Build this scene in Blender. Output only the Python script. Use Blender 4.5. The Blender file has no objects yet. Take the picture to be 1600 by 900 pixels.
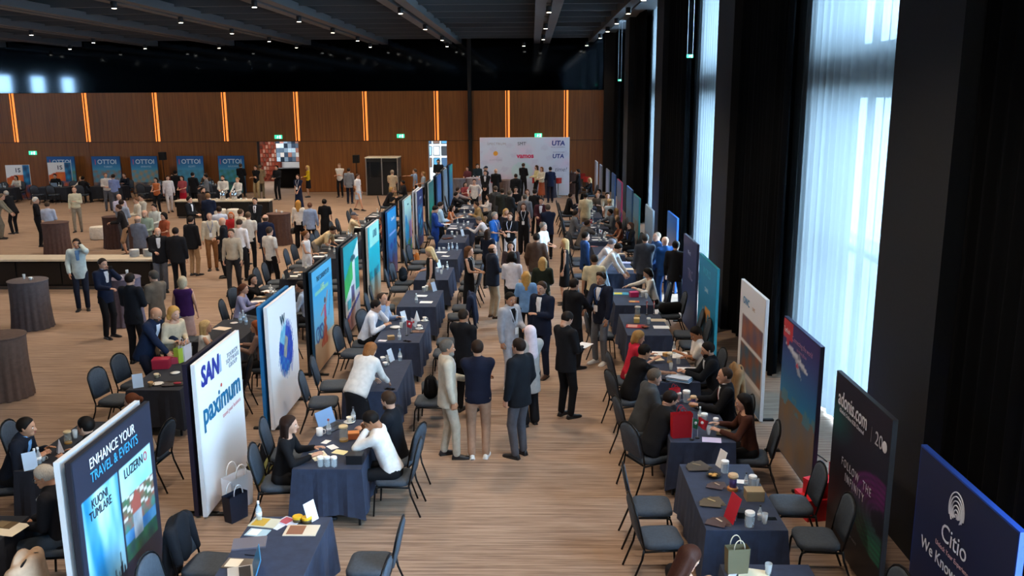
import bpy, bmesh, math, random
import numpy as np
from mathutils import Vector, Matrix
random.seed(7)
R = math.radians
SC = bpy.context.scene
COL = SC.collection

# ------------------------------------------------------------------ camera, daylight, exposure
def make_camera():
    cam = bpy.data.cameras.new('camera'); cam.lens = 31.05; cam.sensor_width = 36; cam.clip_end = 400
    o = bpy.data.objects.new('camera', cam); COL.objects.link(o)
    p, y, r = R(12.15), R(1.3), R(-0.33)
    f = Vector((-math.sin(y)*math.cos(p), math.cos(y)*math.cos(p), -math.sin(p)))
    rt = Vector((math.cos(y), math.sin(y), 0)); up = rt.cross(f)
    rt2 = rt*math.cos(r) + up*math.sin(r); up2 = rt2.cross(f)
    m = Matrix((rt2, up2, -f)).transposed().to_4x4(); m.translation = (0, 0, 5.0)
    o.matrix_world = m; SC.camera = o
make_camera()

SKY = 35.0
LAMP = 740.0
def make_world():
    w = bpy.data.worlds.new('daylight'); SC.world = w; w.use_nodes = True
    nt = w.node_tree; bg = nt.nodes['Background']
    bg.inputs[0].default_value = (0.46, 0.73, 1.0, 1); bg.inputs[1].default_value = SKY
make_world()
# module of the window wall: openings 5 m wide every 10 m
WIN = [-19.5, -9.5, 0.5, 10.5, 20.5, 30.5, 40.5]  # first three unseen, left bare to light the panels; rear two added for that
def make_portals():
    for i, y in enumerate(WIN):
        l = bpy.data.lights.new('window_portal', 'AREA'); l.shape = 'RECTANGLE'; l.size = 8.3; l.size_y = 5.0
        l.cycles.is_portal = True
        o = bpy.data.objects.new('window_portal', l); COL.objects.link(o)
        o.location = (5.75, y+2.5, 4.15); o.rotation_euler = (0, R(90), 0)
make_portals()
vs = SC.view_settings
vs.view_transform = 'Standard'; vs.look = 'None'; vs.gamma = 1.0; vs.use_curve_mapping = False; vs.exposure = 0.0

# ------------------------------------------------------------------ materials
def lin(c):
    return tuple((x/12.92 if x <= .04045 else ((x+.055)/1.055)**2.4) for x in c)
def hx(s):
    return lin(tuple(int(s[i:i+2], 16)/255 for i in (0, 2, 4)))
MATS = {}
def mat(key, col, rough=.6, metal=0., noise=0., scale=8., stretch=None, bump=0., emit=0., alpha=1., spec=.5, sheen=0.):
    if key in MATS: return MATS[key]
    m = bpy.data.materials.new(key); m.use_nodes = True; MATS[key] = m
    nt = m.node_tree; b = nt.nodes['Principled BSDF']
    if isinstance(col, str): col = hx(col)
    b.inputs['Base Color'].default_value = (*col, 1); b.inputs['Roughness'].default_value = rough
    b.inputs['Metallic'].default_value = metal; b.inputs['Specular IOR Level'].default_value = spec
    if sheen: b.inputs['Sheen Weight'].default_value = sheen
    if alpha < 1: b.inputs['Alpha'].default_value = alpha
    if emit:
        b.inputs['Emission Color'].default_value = (*col, 1); b.inputs['Emission Strength'].default_value = emit
    if noise or bump:
        tc = nt.nodes.new('ShaderNodeTexCoord'); mp = nt.nodes.new('ShaderNodeMapping'); n = nt.nodes.new('ShaderNodeTexNoise')
        nt.links.new(tc.outputs['Object'], mp.inputs[0]); nt.links.new(mp.outputs[0], n.inputs['Vector'])
        if stretch: mp.inputs['Scale'].default_value = stretch
        n.inputs['Scale'].default_value = scale; n.inputs['Detail'].default_value = 4
        if noise:
            r = nt.nodes.new('ShaderNodeValToRGB'); e = r.color_ramp.elements
            e[0].position = .3; e[1].position = .7
            e[0].color = (*[x*(1-noise) for x in col], 1); e[1].color = (*[min(1, x*(1+noise)) for x in col], 1)
            nt.links.new(n.outputs['Fac'], r.inputs[0]); nt.links.new(r.outputs[0], b.inputs['Base Color'])
        if bump:
            bp = nt.nodes.new('ShaderNodeBump'); bp.inputs['Strength'].default_value = bump; bp.inputs['Distance'].default_value = .01
            nt.links.new(n.outputs['Fac'], bp.inputs['Height']); nt.links.new(bp.outputs[0], b.inputs['Normal'])
    return m
def cloth(c): return mat('cloth_'+c, c, .85, noise=.12, scale=14, bump=.15, spec=.2)
def plain(c, rough=.5): return mat('plain_%s_%.2f' % (c, rough), c, rough)
def metal_(c='8c8f94', rough=.35): return mat('metal_'+c, c, rough, metal=.9)
def glass(c='dfeaf0'):
    k = 'glass_'+c
    if k in MATS: return MATS[k]
    m = mat(k, c, .06, alpha=.32); return m
def print_mat():
    if 'print' in MATS: return MATS['print']
    m = bpy.data.materials.new('printed_board'); m.use_nodes = True; MATS['print'] = m
    nt = m.node_tree; a = nt.nodes.new('ShaderNodeVertexColor'); a.layer_name = 'ink'
    b = nt.nodes['Principled BSDF']; b.inputs['Roughness'].default_value = .45
    nt.links.new(a.outputs[0], b.inputs['Base Color']); return m

# ------------------------------------------------------------------ mesh helpers
class MB:
    def __init__(s): s.v = []; s.f = []; s.m = []; s.mi = 0
    def add(s, vs, fs):
        o = len(s.v); s.v += [tuple(p) for p in vs]
        for f in fs: s.f.append(tuple(i+o for i in f)); s.m.append(s.mi)
        return s
    def box(s, x0, x1, y0, y1, z0, z1):
        s.add([(x0,y0,z0),(x1,y0,z0),(x1,y1,z0),(x0,y1,z0),(x0,y0,z1),(x1,y0,z1),(x1,y1,z1),(x0,y1,z1)],
              [(3,2,1,0),(4,5,6,7),(0,1,5,4),(1,2,6,5),(2,3,7,6),(3,0,4,7)]); return s
    def rings(s, rs, cap0=True, cap1=True, closed=True):
        n = len(rs[0]); vs = [p for r in rs for p in r]; fs = []
        for i in range(len(rs)-1):
            for j in range(n if closed else n-1):
                k = (j+1) % n
                fs.append((i*n+j, i*n+k, (i+1)*n+k, (i+1)*n+j))
        if cap0: fs.append(tuple(range(n))[::-1])
        if cap1: fs.append(tuple((len(rs)-1)*n+j for j in range(n)))
        return s.add(vs, fs)
    def lathe(s, prof, n=16, c=(0,0,0)):
        rs = []
        for r, z in prof: rs.append([(c[0]+r*math.cos(2*math.pi*j/n), c[1]+r*math.sin(2*math.pi*j/n), c[2]+z) for j in range(n)])
        return s.rings(rs)
    def tube(s, pts, r, n=6, r2=None):
        pts = [Vector(p) for p in pts]; rs = []; L = len(pts)
        up = None
        for i, p in enumerate(pts):
            d = (pts[min(i+1, L-1)]-pts[max(i-1, 0)]).normalized()
            if up is None: up = Vector((0,0,1)) if abs(d.z) < .9 else Vector((1,0,0))
            a = d.cross(up).normalized(); b = a.cross(d).normalized(); up = b
            rr = r if r2 is None else r+(r2-r)*i/(L-1)
            rs.append([p+a*(rr*math.cos(2*math.pi*j/n))+b*(rr*math.sin(2*math.pi*j/n)) for j in range(n)])
        return s.rings(rs)
    def ell(s, c, r, n=10, m=6):
        rs = []
        for i in range(m+1):
            t = math.pi*(i+.02)/(m+.04)
            rs.append([(c[0]+r[0]*math.sin(t)*math.cos(2*math.pi*j/n), c[1]+r[1]*math.sin(t)*math.sin(2*math.pi*j/n), c[2]-r[2]*math.cos(t)) for j in range(n)])
        return s.rings(rs)
    def mesh(s, name, mats, smooth=False):
        me = bpy.data.meshes.new(name); me.from_pydata(s.v, [], s.f)
        for m in (mats if isinstance(mats, (list, tuple)) else [mats]): me.materials.append(m)
        if any(s.m): me.polygons.foreach_set('material_index', s.m)
        if smooth: me.polygons.foreach_set('use_smooth', [True]*len(s.f))
        me.update(); return me
    def build(s, name, mats, parent=None, smooth=False, loc=None, rz=0, bevel=0):
        return link(name, s.mesh(name, mats, smooth), parent, loc, rz, bevel)
def link(name, me, parent=None, loc=None, rz=0, bevel=0):
    o = bpy.data.objects.new(name, me); COL.objects.link(o)
    if parent: o.parent = parent
    if loc is not None: o.location = loc
    if rz: o.rotation_euler = (0, 0, rz)
    if bevel:
        b = o.modifiers.new('bevel', 'BEVEL'); b.width = bevel; b.segments = 2; b.limit_method = 'ANGLE'
    return o
def tag(o, label, cat, group=None):
    o['label'] = label; o['category'] = cat
    if group: o['group'] = group
    return o
def struct(o): o['kind'] = 'structure'; return o
def empty(name, loc=(0,0,0), rz=0):
    o = bpy.data.objects.new(name, None); o.empty_display_size = .1; COL.objects.link(o); o.location = loc; o.rotation_euler = (0,0,rz); return o
def copy_tree(o, parent=None):
    c = o.copy(); COL.objects.link(c); c.parent = parent
    for ch in list(o.children): copy_tree(ch, c)
    return c
def rrect(w, h, r, n=4):
    """rounded rectangle outline, centred"""
    pts = []
    for cx, cy, a0 in ((w/2-r, h/2-r, 0), (-w/2+r, h/2-r, 90), (-w/2+r, -h/2+r, 180), (w/2-r, -h/2+r, 270)):
        for i in range(n+1):
            a = R(a0+90*i/n); pts.append((cx+r*math.cos(a), cy+r*math.sin(a)))
    return pts
ORD = ['zeroth','first','second','third','fourth','fifth','sixth','seventh','eighth','ninth','tenth','eleventh','twelfth','thirteenth','fourteenth','fifteenth']

# ------------------------------------------------------------------ floor, walls, ceiling
def floor_mat():
    m = bpy.data.materials.new('carpet'); m.use_nodes = True
    nt = m.node_tree; b = nt.nodes['Principled BSDF']; L = nt.links.new
    tc = nt.nodes.new('ShaderNodeTexCoord')
    def nz(sc, scale, det=5):
        mp = nt.nodes.new('ShaderNodeMapping'); mp.inputs['Scale'].default_value = sc
        n = nt.nodes.new('ShaderNodeTexNoise'); n.inputs['Scale'].default_value = scale; n.inputs['Detail'].default_value = det
        L(tc.outputs['Object'], mp.inputs[0]); L(mp.outputs[0], n.inputs['Vector']); return n
    n1 = nz((.9, 26, 1), 1.0); n2 = nz((.25, .6, 1), 1.0, 3); n3 = nz((4, 90, 1), 1.0, 2)
    r = nt.nodes.new('ShaderNodeValToRGB'); e = r.color_ramp.elements
    e[0].position = .33; e[0].color = (*hx('7b6455'), 1); e[1].position = .62; e[1].color = (*hx('a48b78'), 1)
    x = r.color_ramp.elements.new(.48); x.color = (*hx('937b69'), 1)
    mx = nt.nodes.new('ShaderNodeMath'); mx.operation = 'ADD'
    s3 = nt.nodes.new('ShaderNodeMath'); s3.operation = 'MULTIPLY_ADD'; s3.inputs[1].default_value = .35; s3.inputs[2].default_value = -.175
    s2 = nt.nodes.new('ShaderNodeMath'); s2.operation = 'MULTIPLY_ADD'; s2.inputs[1].default_value = .3; s2.inputs[2].default_value = -.15
    ad = nt.nodes.new('ShaderNodeMath'); ad.operation = 'ADD'
    L(n3.outputs['Fac'], s3.inputs[0]); L(n2.outputs['Fac'], s2.inputs[0]); L(s3.outputs[0], ad.inputs[0]); L(s2.outputs[0], ad.inputs[1])
    L(n1.outputs['Fac'], mx.inputs[0]); L(ad.outputs[0], mx.inputs[1]); L(mx.outputs[0], r.inputs[0]); L(r.outputs[0], b.inputs['Base Color'])
    b.inputs['Roughness'].default_value = .8; b.inputs['Specular IOR Level'].default_value = .25
    return m
def wood_mat():
    m = bpy.data.materials.new('wood_veneer'); m.use_nodes = True
    nt = m.node_tree; b = nt.nodes['Principled BSDF']; L = nt.links.new
    tc = nt.nodes.new('ShaderNodeTexCoord'); mp = nt.nodes.new('ShaderNodeMapping'); mp.inputs['Scale'].default_value = (14, 14, .5)
    n = nt.nodes.new('ShaderNodeTexNoise'); n.inputs['Scale'].default_value = 1.2; n.inputs['Detail'].default_value = 6
    r = nt.nodes.new('ShaderNodeValToRGB'); e = r.color_ramp.elements
    e[0].position = .3; e[0].color = (*hx('7a4a24'), 1); e[1].position = .7; e[1].color = (*hx('99602f'), 1)
    L(tc.outputs['Object'], mp.inputs[0]); L(mp.outputs[0], n.inputs['Vector']); L(n.outputs['Fac'], r.inputs[0]); L(r.outputs[0], b.inputs['Base Color'])
    b.inputs['Roughness'].default_value = .45
    return m
BLACK = mat('matt_black', '0e0f11', .8); DARK = mat('charcoal', '1a1b1e', .7)
WOOD = wood_mat()
XL, XR, YB, YF = -42.0, 5.6, -30.0, 48.3
def room():
    struct(MB().box(XL-.3, XR, YB-.3, 58, -.2, 0).build('floor', floor_mat()))
    c = struct(MB().box(XL-.3, XR+.2, YB-.3, YF+.6, 8.75, 8.95).build('ceiling', mat('ceiling_black', '0f1012', .8)))
    # ceiling slats along the hall: countless thin black battens
    s = MB(); x = -31.0
    while x < 3.1: s.box(x, x+.05, 8, YF, 8.3, 8.42); x += .16
    o = s.build('slat_field', mat('slat', '1c1e21', .6), c); o['kind'] = 'stuff'
    gm = mat('beam_grey', '4e5053', .55)
    me = MB().box(-18.2, 18.2, -.06, .06, 7.98, 8.22).mesh('cross_beam', gm)
    y = 6.0
    while y < YF-.5:
        link('cross_beam', me, c, (-15.1, y, 0)); y += 2.4
    me = MB().box(-.42, -.09, 6, YF, 7.8, 8.06).box(.09, .42, 6, YF, 7.8, 8.06).box(-.09, .09, 6, YF, 8.0, 8.06).mesh('track_beam', gm)
    for x in (-28.5, -24.4, -20.3, -16.2, -12.1, -8.0, -4.1, .55): link('track_beam', me, c, (x, 0, 0))
    MB().box(3.0, 3.3, 6, YF, 7.85, 8.3).build('soffit_beam', gm, c)
    MB().box(3.9, XR, YB, YF, 8.3, 8.75).build('soffit', mat('soffit_grey', '6f7276', .7), c)
    # rear and left walls of the hall
    struct(MB().box(XL-.3, XR+.2, YB-.3, YB, 0, 8.75).build('wall_rear', DARK))
    w = MB()
    ys = [14, 16.5, 19, 21.5, 24, 27, 29.5, 32]
    w.box(XL-.3, XL, YB, YF, 0, 5.6).box(XL-.3, XL, YB, YF, 7.0, 8.75)
    prev = YB
    for a, b in zip(ys[0::2], ys[1::2]): w.box(XL-.3, XL, prev, a, 5.6, 7.0); prev = b
    w.box(XL-.3, XL, prev, YF, 5.6, 7.0)
    struct(w.build('wall_left', DARK))
room()
DOORS = [(-14.95, -12.67), (-5.59, -4.59)]
STRIPS = [-39.6, -35.8, -31.98, -28.15, -24.17, -20.34, -16.59, -12.68, -8.96, -5.11, -1.28, 1.86]
def back_wall():
    y0 = YF
    w = MB()   # carcass behind the panels, with the two door openings
    xs = [XL] + [v for d in DOORS for v in d] + [XR]
    for a, b in zip(xs[0::2], xs[1::2]): w.box(a, b, y0+.06, y0+.5, 0, 2.74)
    w.box(XL, XR, y0+.06, y0+.5, 2.74, 5.4)
    root = struct(w.build('wall_back', mat('wood_dark', '2a1a10', .7)))
    # mirror-black glass above the timber
    MB().box(XL, XR, y0+.1, y0+.5, 5.4, 8.75).build('dark_glass', mat('black_glass', '3a3f45', .06, metal=1.0), root)
    led = mat('led_orange', (.9, .26, .05), .5, emit=1.3)
    for i in range(len(STRIPS)):
        a = STRIPS[i]+.14; b = (STRIPS[i+1]-.14) if i+1 < len(STRIPS) else 3.85
        MB().box(a, b, y0, y0+.05, 2.77, 5.38).build('upper_panel', WOOD, root)
        # lower panel, split around doors
        segs = [(STRIPS[i]+.005, (STRIPS[i+1]-.005) if i+1 < len(STRIPS) else 3.85)]
        for d0, d1 in DOORS:
            n = []
            for p, q in segs:
                if q <= d0 or p >= d1: n.append((p, q)); continue
                if p < d0: n.append((p, d0))
                if q > d1: n.append((d1, q))
            segs = n
        for p, q in segs: MB().box(p, q, y0, y0+.05, .02, 2.74).build('lower_panel', WOOD, root)
    for x in STRIPS:
        MB().box(x-.115, x-.075, y0+.02, y0+.055, 2.78, 5.38).build('light_strip', led, root)
        MB().box(x+.01, x+.115, y0+.02, y0+.055, 2.78, 5.38).build('light_strip', led, root)
    struct(MB().box(-3.4, -3.2, y0-.25, y0-.02, 0, 8.2).build('trim_1', BLACK))
    struct(MB().box(3.85, XR, y0-.4, y0+.06, 0, 8.7).build('trim_2', DARK))
    # lobby seen through the two doorways
    lb = MB().box(-20, -2.5, 55.4, 55.6, 0, 3.4).box(-20.2, -20, y0+.5, 55.6, 0, 3.4).box(-2.5, -2.3, y0+.5, 55.6, 0, 3.4)
    lb.box(-9.2, -9.0, y0+.5, 55.4, 0, 3.4)
    struct(lb.build('wall_lobby', mat('lobby_white', 'd9dde0', .7)))
    struct(MB().box(-20.2, -2.3, y0+.5, 55.6, 3.4, 3.5).build('ceiling_lobby', mat('lobby_ceiling', 'c8c8c8', .8)))
    bm_ = mat('lobby_brick', '8a3a24', .8, noise=.5, scale=6)
    st = struct(MB().box(-19.4, -15.6, 54.9, 55.3, 0, 3.3).build('wall_lobby_red', bm_))
    for i in range(20):
        for j in range(12):
            if (i*7+j*5) % 4: MB().box(-19.3+i*.18, -19.17+i*.18, 54.82, 54.9, .2+j*.26, .4+j*.26).build('tile', plain(['a04a34','5a2a1c','b8806a','7a4a3a','c8a898'][(i*3+j*2) % 5]), st)
    for x, c in ((-15.5, 'ffffff'), (-7, 'dff2ff'), (-4.2, 'dff2ff')):  # area lights without fixtures, added to brighten the lobby
        l = bpy.data.lights.new('lobby_fill', 'AREA'); l.energy = 150 if x < -10 else 330; l.size = 2.0; l.color = hx(c)
        o = bpy.data.objects.new('lobby_fill', l); COL.objects.link(o); o.location = (x, 52.4, 3.35)
    # screen wall and desk in the lobby
    v = empty('video_wall', (-14.0, 52.6, 0)); tag(v, 'video wall of bright photographs behind the left doorway', 'screen')
    MB().box(-1.15, .75, 0, .12, 1.35, 2.72).build('cabinet', BLACK, v)
    for i in range(8):
        for j in range(5):
            c = ['b9d3e6','3c4d63','d8d2cc','7f95a8','a9786c','22303f','56697c'][(i*5+j*3+(i*j) % 3) % 7]
            MB().box(-1.12+i*.23, -1.12+i*.23+.22, -.02, 0, 1.38+j*.265, 1.38+j*.265+.255).build('screen', mat('scr_'+c, c, .4, emit=.5), v)
    d = empty('reception_desk', (-13.6, 51.2, 0)); tag(d, 'black reception desk below the video wall in the lobby', 'desk')
    MB().box(-1.1, 1.0, -.3, .3, 0, 1.05).build('body', BLACK, d); MB().box(-1.15, 1.05, -.36, .36, 1.05, 1.1).build('worktop', DARK, d)
    # framed pictures on the lobby wall behind the narrow doorway
    k = 0
    for i in range(5):
        for j in range(3):
            c = ['2e4a66','8fb3cf','6b4a3a','e4e8ec','3f7f9c','22262c'][(i*2+j*5) % 6]
            p = empty('picture', (-6.9+i*.5, 55.36, .8+j*.72))
            tag(p, 'framed lobby picture beyond the narrow doorway, %s row, %s from left' % (['bottom', 'middle', 'top'][j], ORD[i+1]), 'picture', 'lobby pictures')
            MB().box(-.2, .2, -.03, 0, 0, .58).build('frame', BLACK, p); MB().box(-.17, .17, -.04, -.03, .03, .55).build('print', plain(c), p)
back_wall()

def wave_curtain(y0, y1, x, z0, z1, amp, per, seed, nz=6, taper=0.):
    rnd = random.Random(seed); n = int((y1-y0)/per*8); rows = []
    ph = [rnd.uniform(0, 6.28) for _ in range(4)]
    for k in range(nz+1):
        z = z0+(z1-z0)*k/nz; row = []
        for i in range(n+1):
            y = y0+(y1-y0)*i/n
            a = amp*(.75+.35*math.sin(y*1.7+ph[0]))*(1-.3*k/nz)
            d = a*math.sin(2*math.pi*y/per+.9*math.sin(y*2.3+ph[1])+.15*math.sin(z*.8+ph[2]))+.4*a*math.sin(2*math.pi*y/(per*.43)+ph[3])
            row.append((x+d, y, z))
        rows.append(row)
    return MB().rings(rows, False, False, closed=False)
def sheer_mat():
    m = bpy.data.materials.new('sheer_voile'); m.use_nodes = True; nt = m.node_tree; L = nt.links.new
    for n in list(nt.nodes): nt.nodes.remove(n)
    out = nt.nodes.new('ShaderNodeOutputMaterial'); tr = nt.nodes.new('ShaderNodeBsdfTransparent'); tl = nt.nodes.new('ShaderNodeBsdfTranslucent'); df = nt.nodes.new('ShaderNodeBsdfDiffuse')
    m1 = nt.nodes.new('ShaderNodeMixShader'); m2 = nt.nodes.new('ShaderNodeMixShader')
    tr.inputs[0].default_value = (.9, .96, 1, 1); tl.inputs[0].default_value = (.078, .086, .09, 1); df.inputs[0].default_value = (.5, .53, .56, 1)
    m1.inputs[0].default_value = .3; m2.inputs[0].default_value = .968
    L(tl.outputs[0], m1.inputs[1]); L(df.outputs[0], m1.inputs[2]); L(tr.outputs[0], m2.inputs[1]); L(m1.outputs[0], m2.inputs[2]); L(m2.outputs[0], out.inputs[0])
    return m
def window_wall():
    g = mat('pier_grey', '1a1b1e', .85, noise=.1, scale=20)
    root = struct(MB().box(5.25, XR, YB, WIN[0]-1.6, 0, 8.75).box(5.3, XR, WIN[0]-1.6, YF+.5, 8.3, 8.75).build('wall_right', DARK))
    for y in WIN:
        MB().box(4.15, XR, y-1.6, y, 0, 8.35).build('column', g, root)
        MB().box(4.9, XR, y+5, y+8.4, 0, 8.3).build('pier', DARK, root)
        MB().box(4.92, 5.35, y, y+5, 5.05, 5.7).build('spandrel', DARK, root)
    fr = mat('frame_dark', '15171a', .4)
    for i, y in enumerate(WIN):
        w = struct(empty('window_%d' % (i+1), (5.18, y, 0)))
        for yy in (.0, 1.66, 3.32, 4.93):
            MB().box(-.05, .05, yy, yy+.07, .08, 5.05).build('mullion', fr, w); MB().box(-.05, .05, yy, yy+.07, 5.7, 8.3).build('mullion', fr, w)
        for z in (.0, 2.55, 4.97, 5.7, 8.22): MB().box(-.05, .05, 0, 5, z, z+.08).build('rail', fr, w)
        for a in (.07, 1.73, 3.39):
            for z0, z1 in ((.08, 2.55), (2.63, 4.97), (5.78, 8.22)):
                MB().box(-.005, .005, a, a+1.59, z0, z1).build('pane', mat('window_glass', 'e8f4f8', .03, alpha=.06), w)
    sm = sheer_mat(); bm_ = mat('black_drape', '08090b', .95, spec=.1)
    for i, y in enumerate(WIN):
        if i >= 3:
            a = y+.75 if i != 4 else y+2.3
            o = wave_curtain(a, y+5.9, 4.74, .04, 8.28, .05, .34, i, 8).build('sheer_curtain', sm, smooth=True)
            tag(o, 'tall white sheer curtain over the %s' % ['big bright window at right', 'second tall window from the right', 'third tall window down the right wall', 'farthest window by the timber wall'][i-3], 'curtain', 'sheer curtains')
        o = wave_curtain(y+4.95, y+8.4, 4.4, .03, 8.28, .09, .3, 40+i, 8).build('blackout_curtain', bm_, smooth=True)
        tag(o, 'floor-length black curtain %s' % ['in the rear corner behind the camera', 'behind the camera along the window wall', 'at the right picture edge near the camera', 'just past the big bright window', 'just past the second window', 'just past the third window', 'at the far end by the timber wall'][i], 'curtain', 'black curtains')
    # pale terrace outside
    struct(MB().box(XR, 12, -30, 58, -.05, .01).build('terrace', plain('d8d4cc', .8)))
window_wall()

# ------------------------------------------------------------------ ceiling lamps (the hall's own light)
def lamps():
    body = MB().lathe([(.06, 0), (.09, -.02), (.09, -.2), (.07, -.2)], 12).mesh('housing', DARK, True)
    lens = MB().lathe([(.07, -.198), (.07, -.205)], 12).mesh('lens', mat('lamp_lens', (1, .86, .68), .4, emit=14.0))
    ld = bpy.data.lights.new('lamp_light', 'SPOT'); ld.energy = LAMP; ld.spot_size = R(125); ld.spot_blend = .6; ld.color = (1, .80, .60); ld.shadow_soft_size = .16
    xs = {-28.5: 'outermost left', -20.3: 'third', -12.1: 'fifth', -8.0: 'sixth', -4.1: 'seventh', .55: 'rightmost wide'}
    for x, nm in xs.items():
        for j, y in enumerate((2, 9, 15.6, 22.2, 28.8, 35.4, 42.0) if x > -6 else (19.5, 26.5, 31.5, 36.8, 42.0)):
            r = empty('ceiling_lamp', (x, y, 7.8))
            tag(r, '%s small round lamp from the camera under the %s ceiling track' % (ORD[j+1], nm), 'lamp', 'ceiling track lamps')
            link('housing', body, r); link('lens', lens, r)
            l = bpy.data.objects.new('lamp_light', ld); COL.objects.link(l); l.parent = r; l.location = (0, 0, -.22)
    for j, y in enumerate((14, 18, 22, 26, 30, 34, 38, 42)):
        r = empty('ceiling_lamp', (3.15, y, 7.85)); tag(r, '%s small warm spot lamp along the beam above the curtains' % ORD[j+1], 'lamp', 'curtain side lamps')
        link('housing', body, r); link('lens', lens, r)
    # wall washers in front of the timber wall
    for j, x in enumerate(STRIPS[2:]):
        r = empty('ceiling_lamp', (x+.9, 45.6, 7.72)); tag(r, '%s wall-washing lamp from the left above the timber wall' % ORD[j+1], 'lamp', 'wall washers')
        link('housing', body, r); link('lens', lens, r)
        l = bpy.data.lights.new('washer_light', 'SPOT'); l.energy = 110; l.spot_size = R(100); l.spot_blend = .8; l.color = (1, .72, .45); l.shadow_soft_size = .12
        o = bpy.data.objects.new('washer_light', l); COL.objects.link(o); o.parent = r; o.location = (0, 0, -.22); o.rotation_euler = (R(28), 0, 0)
lamps()

# ------------------------------------------------------------------ signs on the walls
def exit_sign(x, y, z, label, cords=False, sc=1.0):
    r = empty('exit_sign', (x, y, z)); r.scale = (sc, sc, sc); tag(r, label, 'sign', 'exit signs')
    MB().box(-.2, .2, -.04, .04, -.1, .1).build('case', mat('exit_green', (.05, .55, .32), .5, emit=1.6), r)
    s = MB(); s.mi = 0
    s.ell((-.02, -.045, .045), (.018, .006, .018), 8, 4)                         # running figure
    s.tube([(-.02, -.045, .03), (-.04, -.045, -.02), (-.01, -.045, -.05), (-.04, -.045, -.08)], .008, 5)
    s.tube([(-.04, -.045, -.02), (-.08, -.045, -.05)], .008, 5); s.tube([(-.06, -.045, .01), (-.02, -.045, .02), (.02, -.045, -.01)], .007, 5)
    s.box(.07, .14, -.048, -.042, -.08, .07)
    s.build('pictogram', mat('exit_white', (.85, 1, .93), .5, emit=2.2), r)
    if cords:
        for dx in (-.17, .17): MB().tube([(dx, 0, .1), (dx, 0, cords)], .012, 5).build('cord', mat('cord_steel', 'c8ccd0', .4), r)
exit_sign(-13.72, 48.26, 3.0, 'green exit sign above the left doorway')
exit_sign(-7.07, 48.26, 3.02, 'green exit sign between the booth and the narrow doorway')
exit_sign(.37, 48.26, 3.02, 'green exit sign above the logo backdrop')
exit_sign(-27.3, 48.26, 2.2, 'green exit sign at the far left of the timber wall')
exit_sign(3.98, 23.0, 6.0, 'small green hanging exit sign on cords by the second column', 5.8, .4)
exit_sign(3.98, 41.0, 5.75, 'small green hanging exit sign on cords far down the curtains', 6.5, .4)

# ------------------------------------------------------------------ banquet chair
FR = mat('frame_black', '17181b', .4, metal=.6)
def chair_proto():
    um = mat('chair_fabric', '3a4450', .75, noise=.15, scale=30, bump=.1)
    root = empty('banquet_chair')
    # seat cushion: rounded outline, domed
    def cushion(w, d, h, r):
        rs = []
        for k, (sc, z) in enumerate([(.93, 0), (1, .012), (1, h*.6), (.95, h*.9), (.7, h)]):
            rs.append([(x*sc, y*sc, z) for x, y in rrect(w, d, r, 3)])
        return rs
    MB().rings(cushion(.44, .44, .075, .09)).build('seat', um, root, True, (0, .02, .4))
    # backrest: arched panel, leaning back
    prof = []
    n = 7
    out = [(-.19, .0), (.19, .0), (.205, .12), (.2, .30)]
    out += [(.2*math.cos(R(a)), .30+.13*math.sin(R(a))) for a in (15, 35, 55, 75, 90, 105, 125, 145, 165)]
    out += [(-.2, .30), (-.205, .12)]
    def bk(s, y): return [(x*s, y-(z+.0)*.2, .5+z*(1 if s == 1 else (s if z > .2 else 1))) for x, z in out]
    MB().rings([bk(.94, -.205), bk(1, -.215), bk(1, -.235), bk(.92, -.25)][::-1]).build('backrest', um, root, True)
    # round tube frame around the back, running down into the rear legs
    pts = [(-.215, -.2, .42), (-.225, -.235, .58), (-.22, -.285, .8)]
    pts += [(.215*math.cos(R(a)), -.29-.027*math.sin(R(a)), .8+.145*math.sin(R(a))) for a in (165, 140, 115, 90, 65, 40, 15)]
    pts += [(.22, -.285, .8), (.225, -.235, .58), (.215, -.2, .42)]
    MB().tube(pts, .012, 6).build('back_frame', FR, root, True)
    f = MB()
    for s in (-1, 1): f.tube([(s*.215, -.2, .39), (s*.205, .18, .39)], .012, 6)
    f.tube([(-.2, .2, .39), (.2, .2, .39)], .012, 6).tube([(-.21, -.19, .39), (.21, -.19, .39)], .012, 6)
    f.build('seat_frame', FR, root, True)
    for s in (-1, 1):
        MB().tube([(s*.205, .16, .39), (s*.208, .205, .375), (s*.21, .22, .33), (s*.215, .245, .012)], .0125, 6).build('leg', FR, root, True)
        MB().tube([(s*.215, -.2, .42), (s*.217, -.22, .3), (s*.22, -.33, .012)], .0125, 6).build('leg', FR, root, True)
    return root
CHAIR = chair_proto(); CHAIR_USED = [False]; CHAIRS = []
def chair(x, y, ang, label, group='banquet chairs', z=0):
    """ang: compass of the sitter's gaze, 0 = +X, 90 = +Y"""
    if CHAIR_USED[0]: o = copy_tree(CHAIR)
    else: o = CHAIR; CHAIR_USED[0] = True
    o.location = (x, y, z); o.rotation_euler = (0, 0, R(ang-90)); CHAIRS.append((x, y)); tag(o, label, 'chair', group); return o

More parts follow.
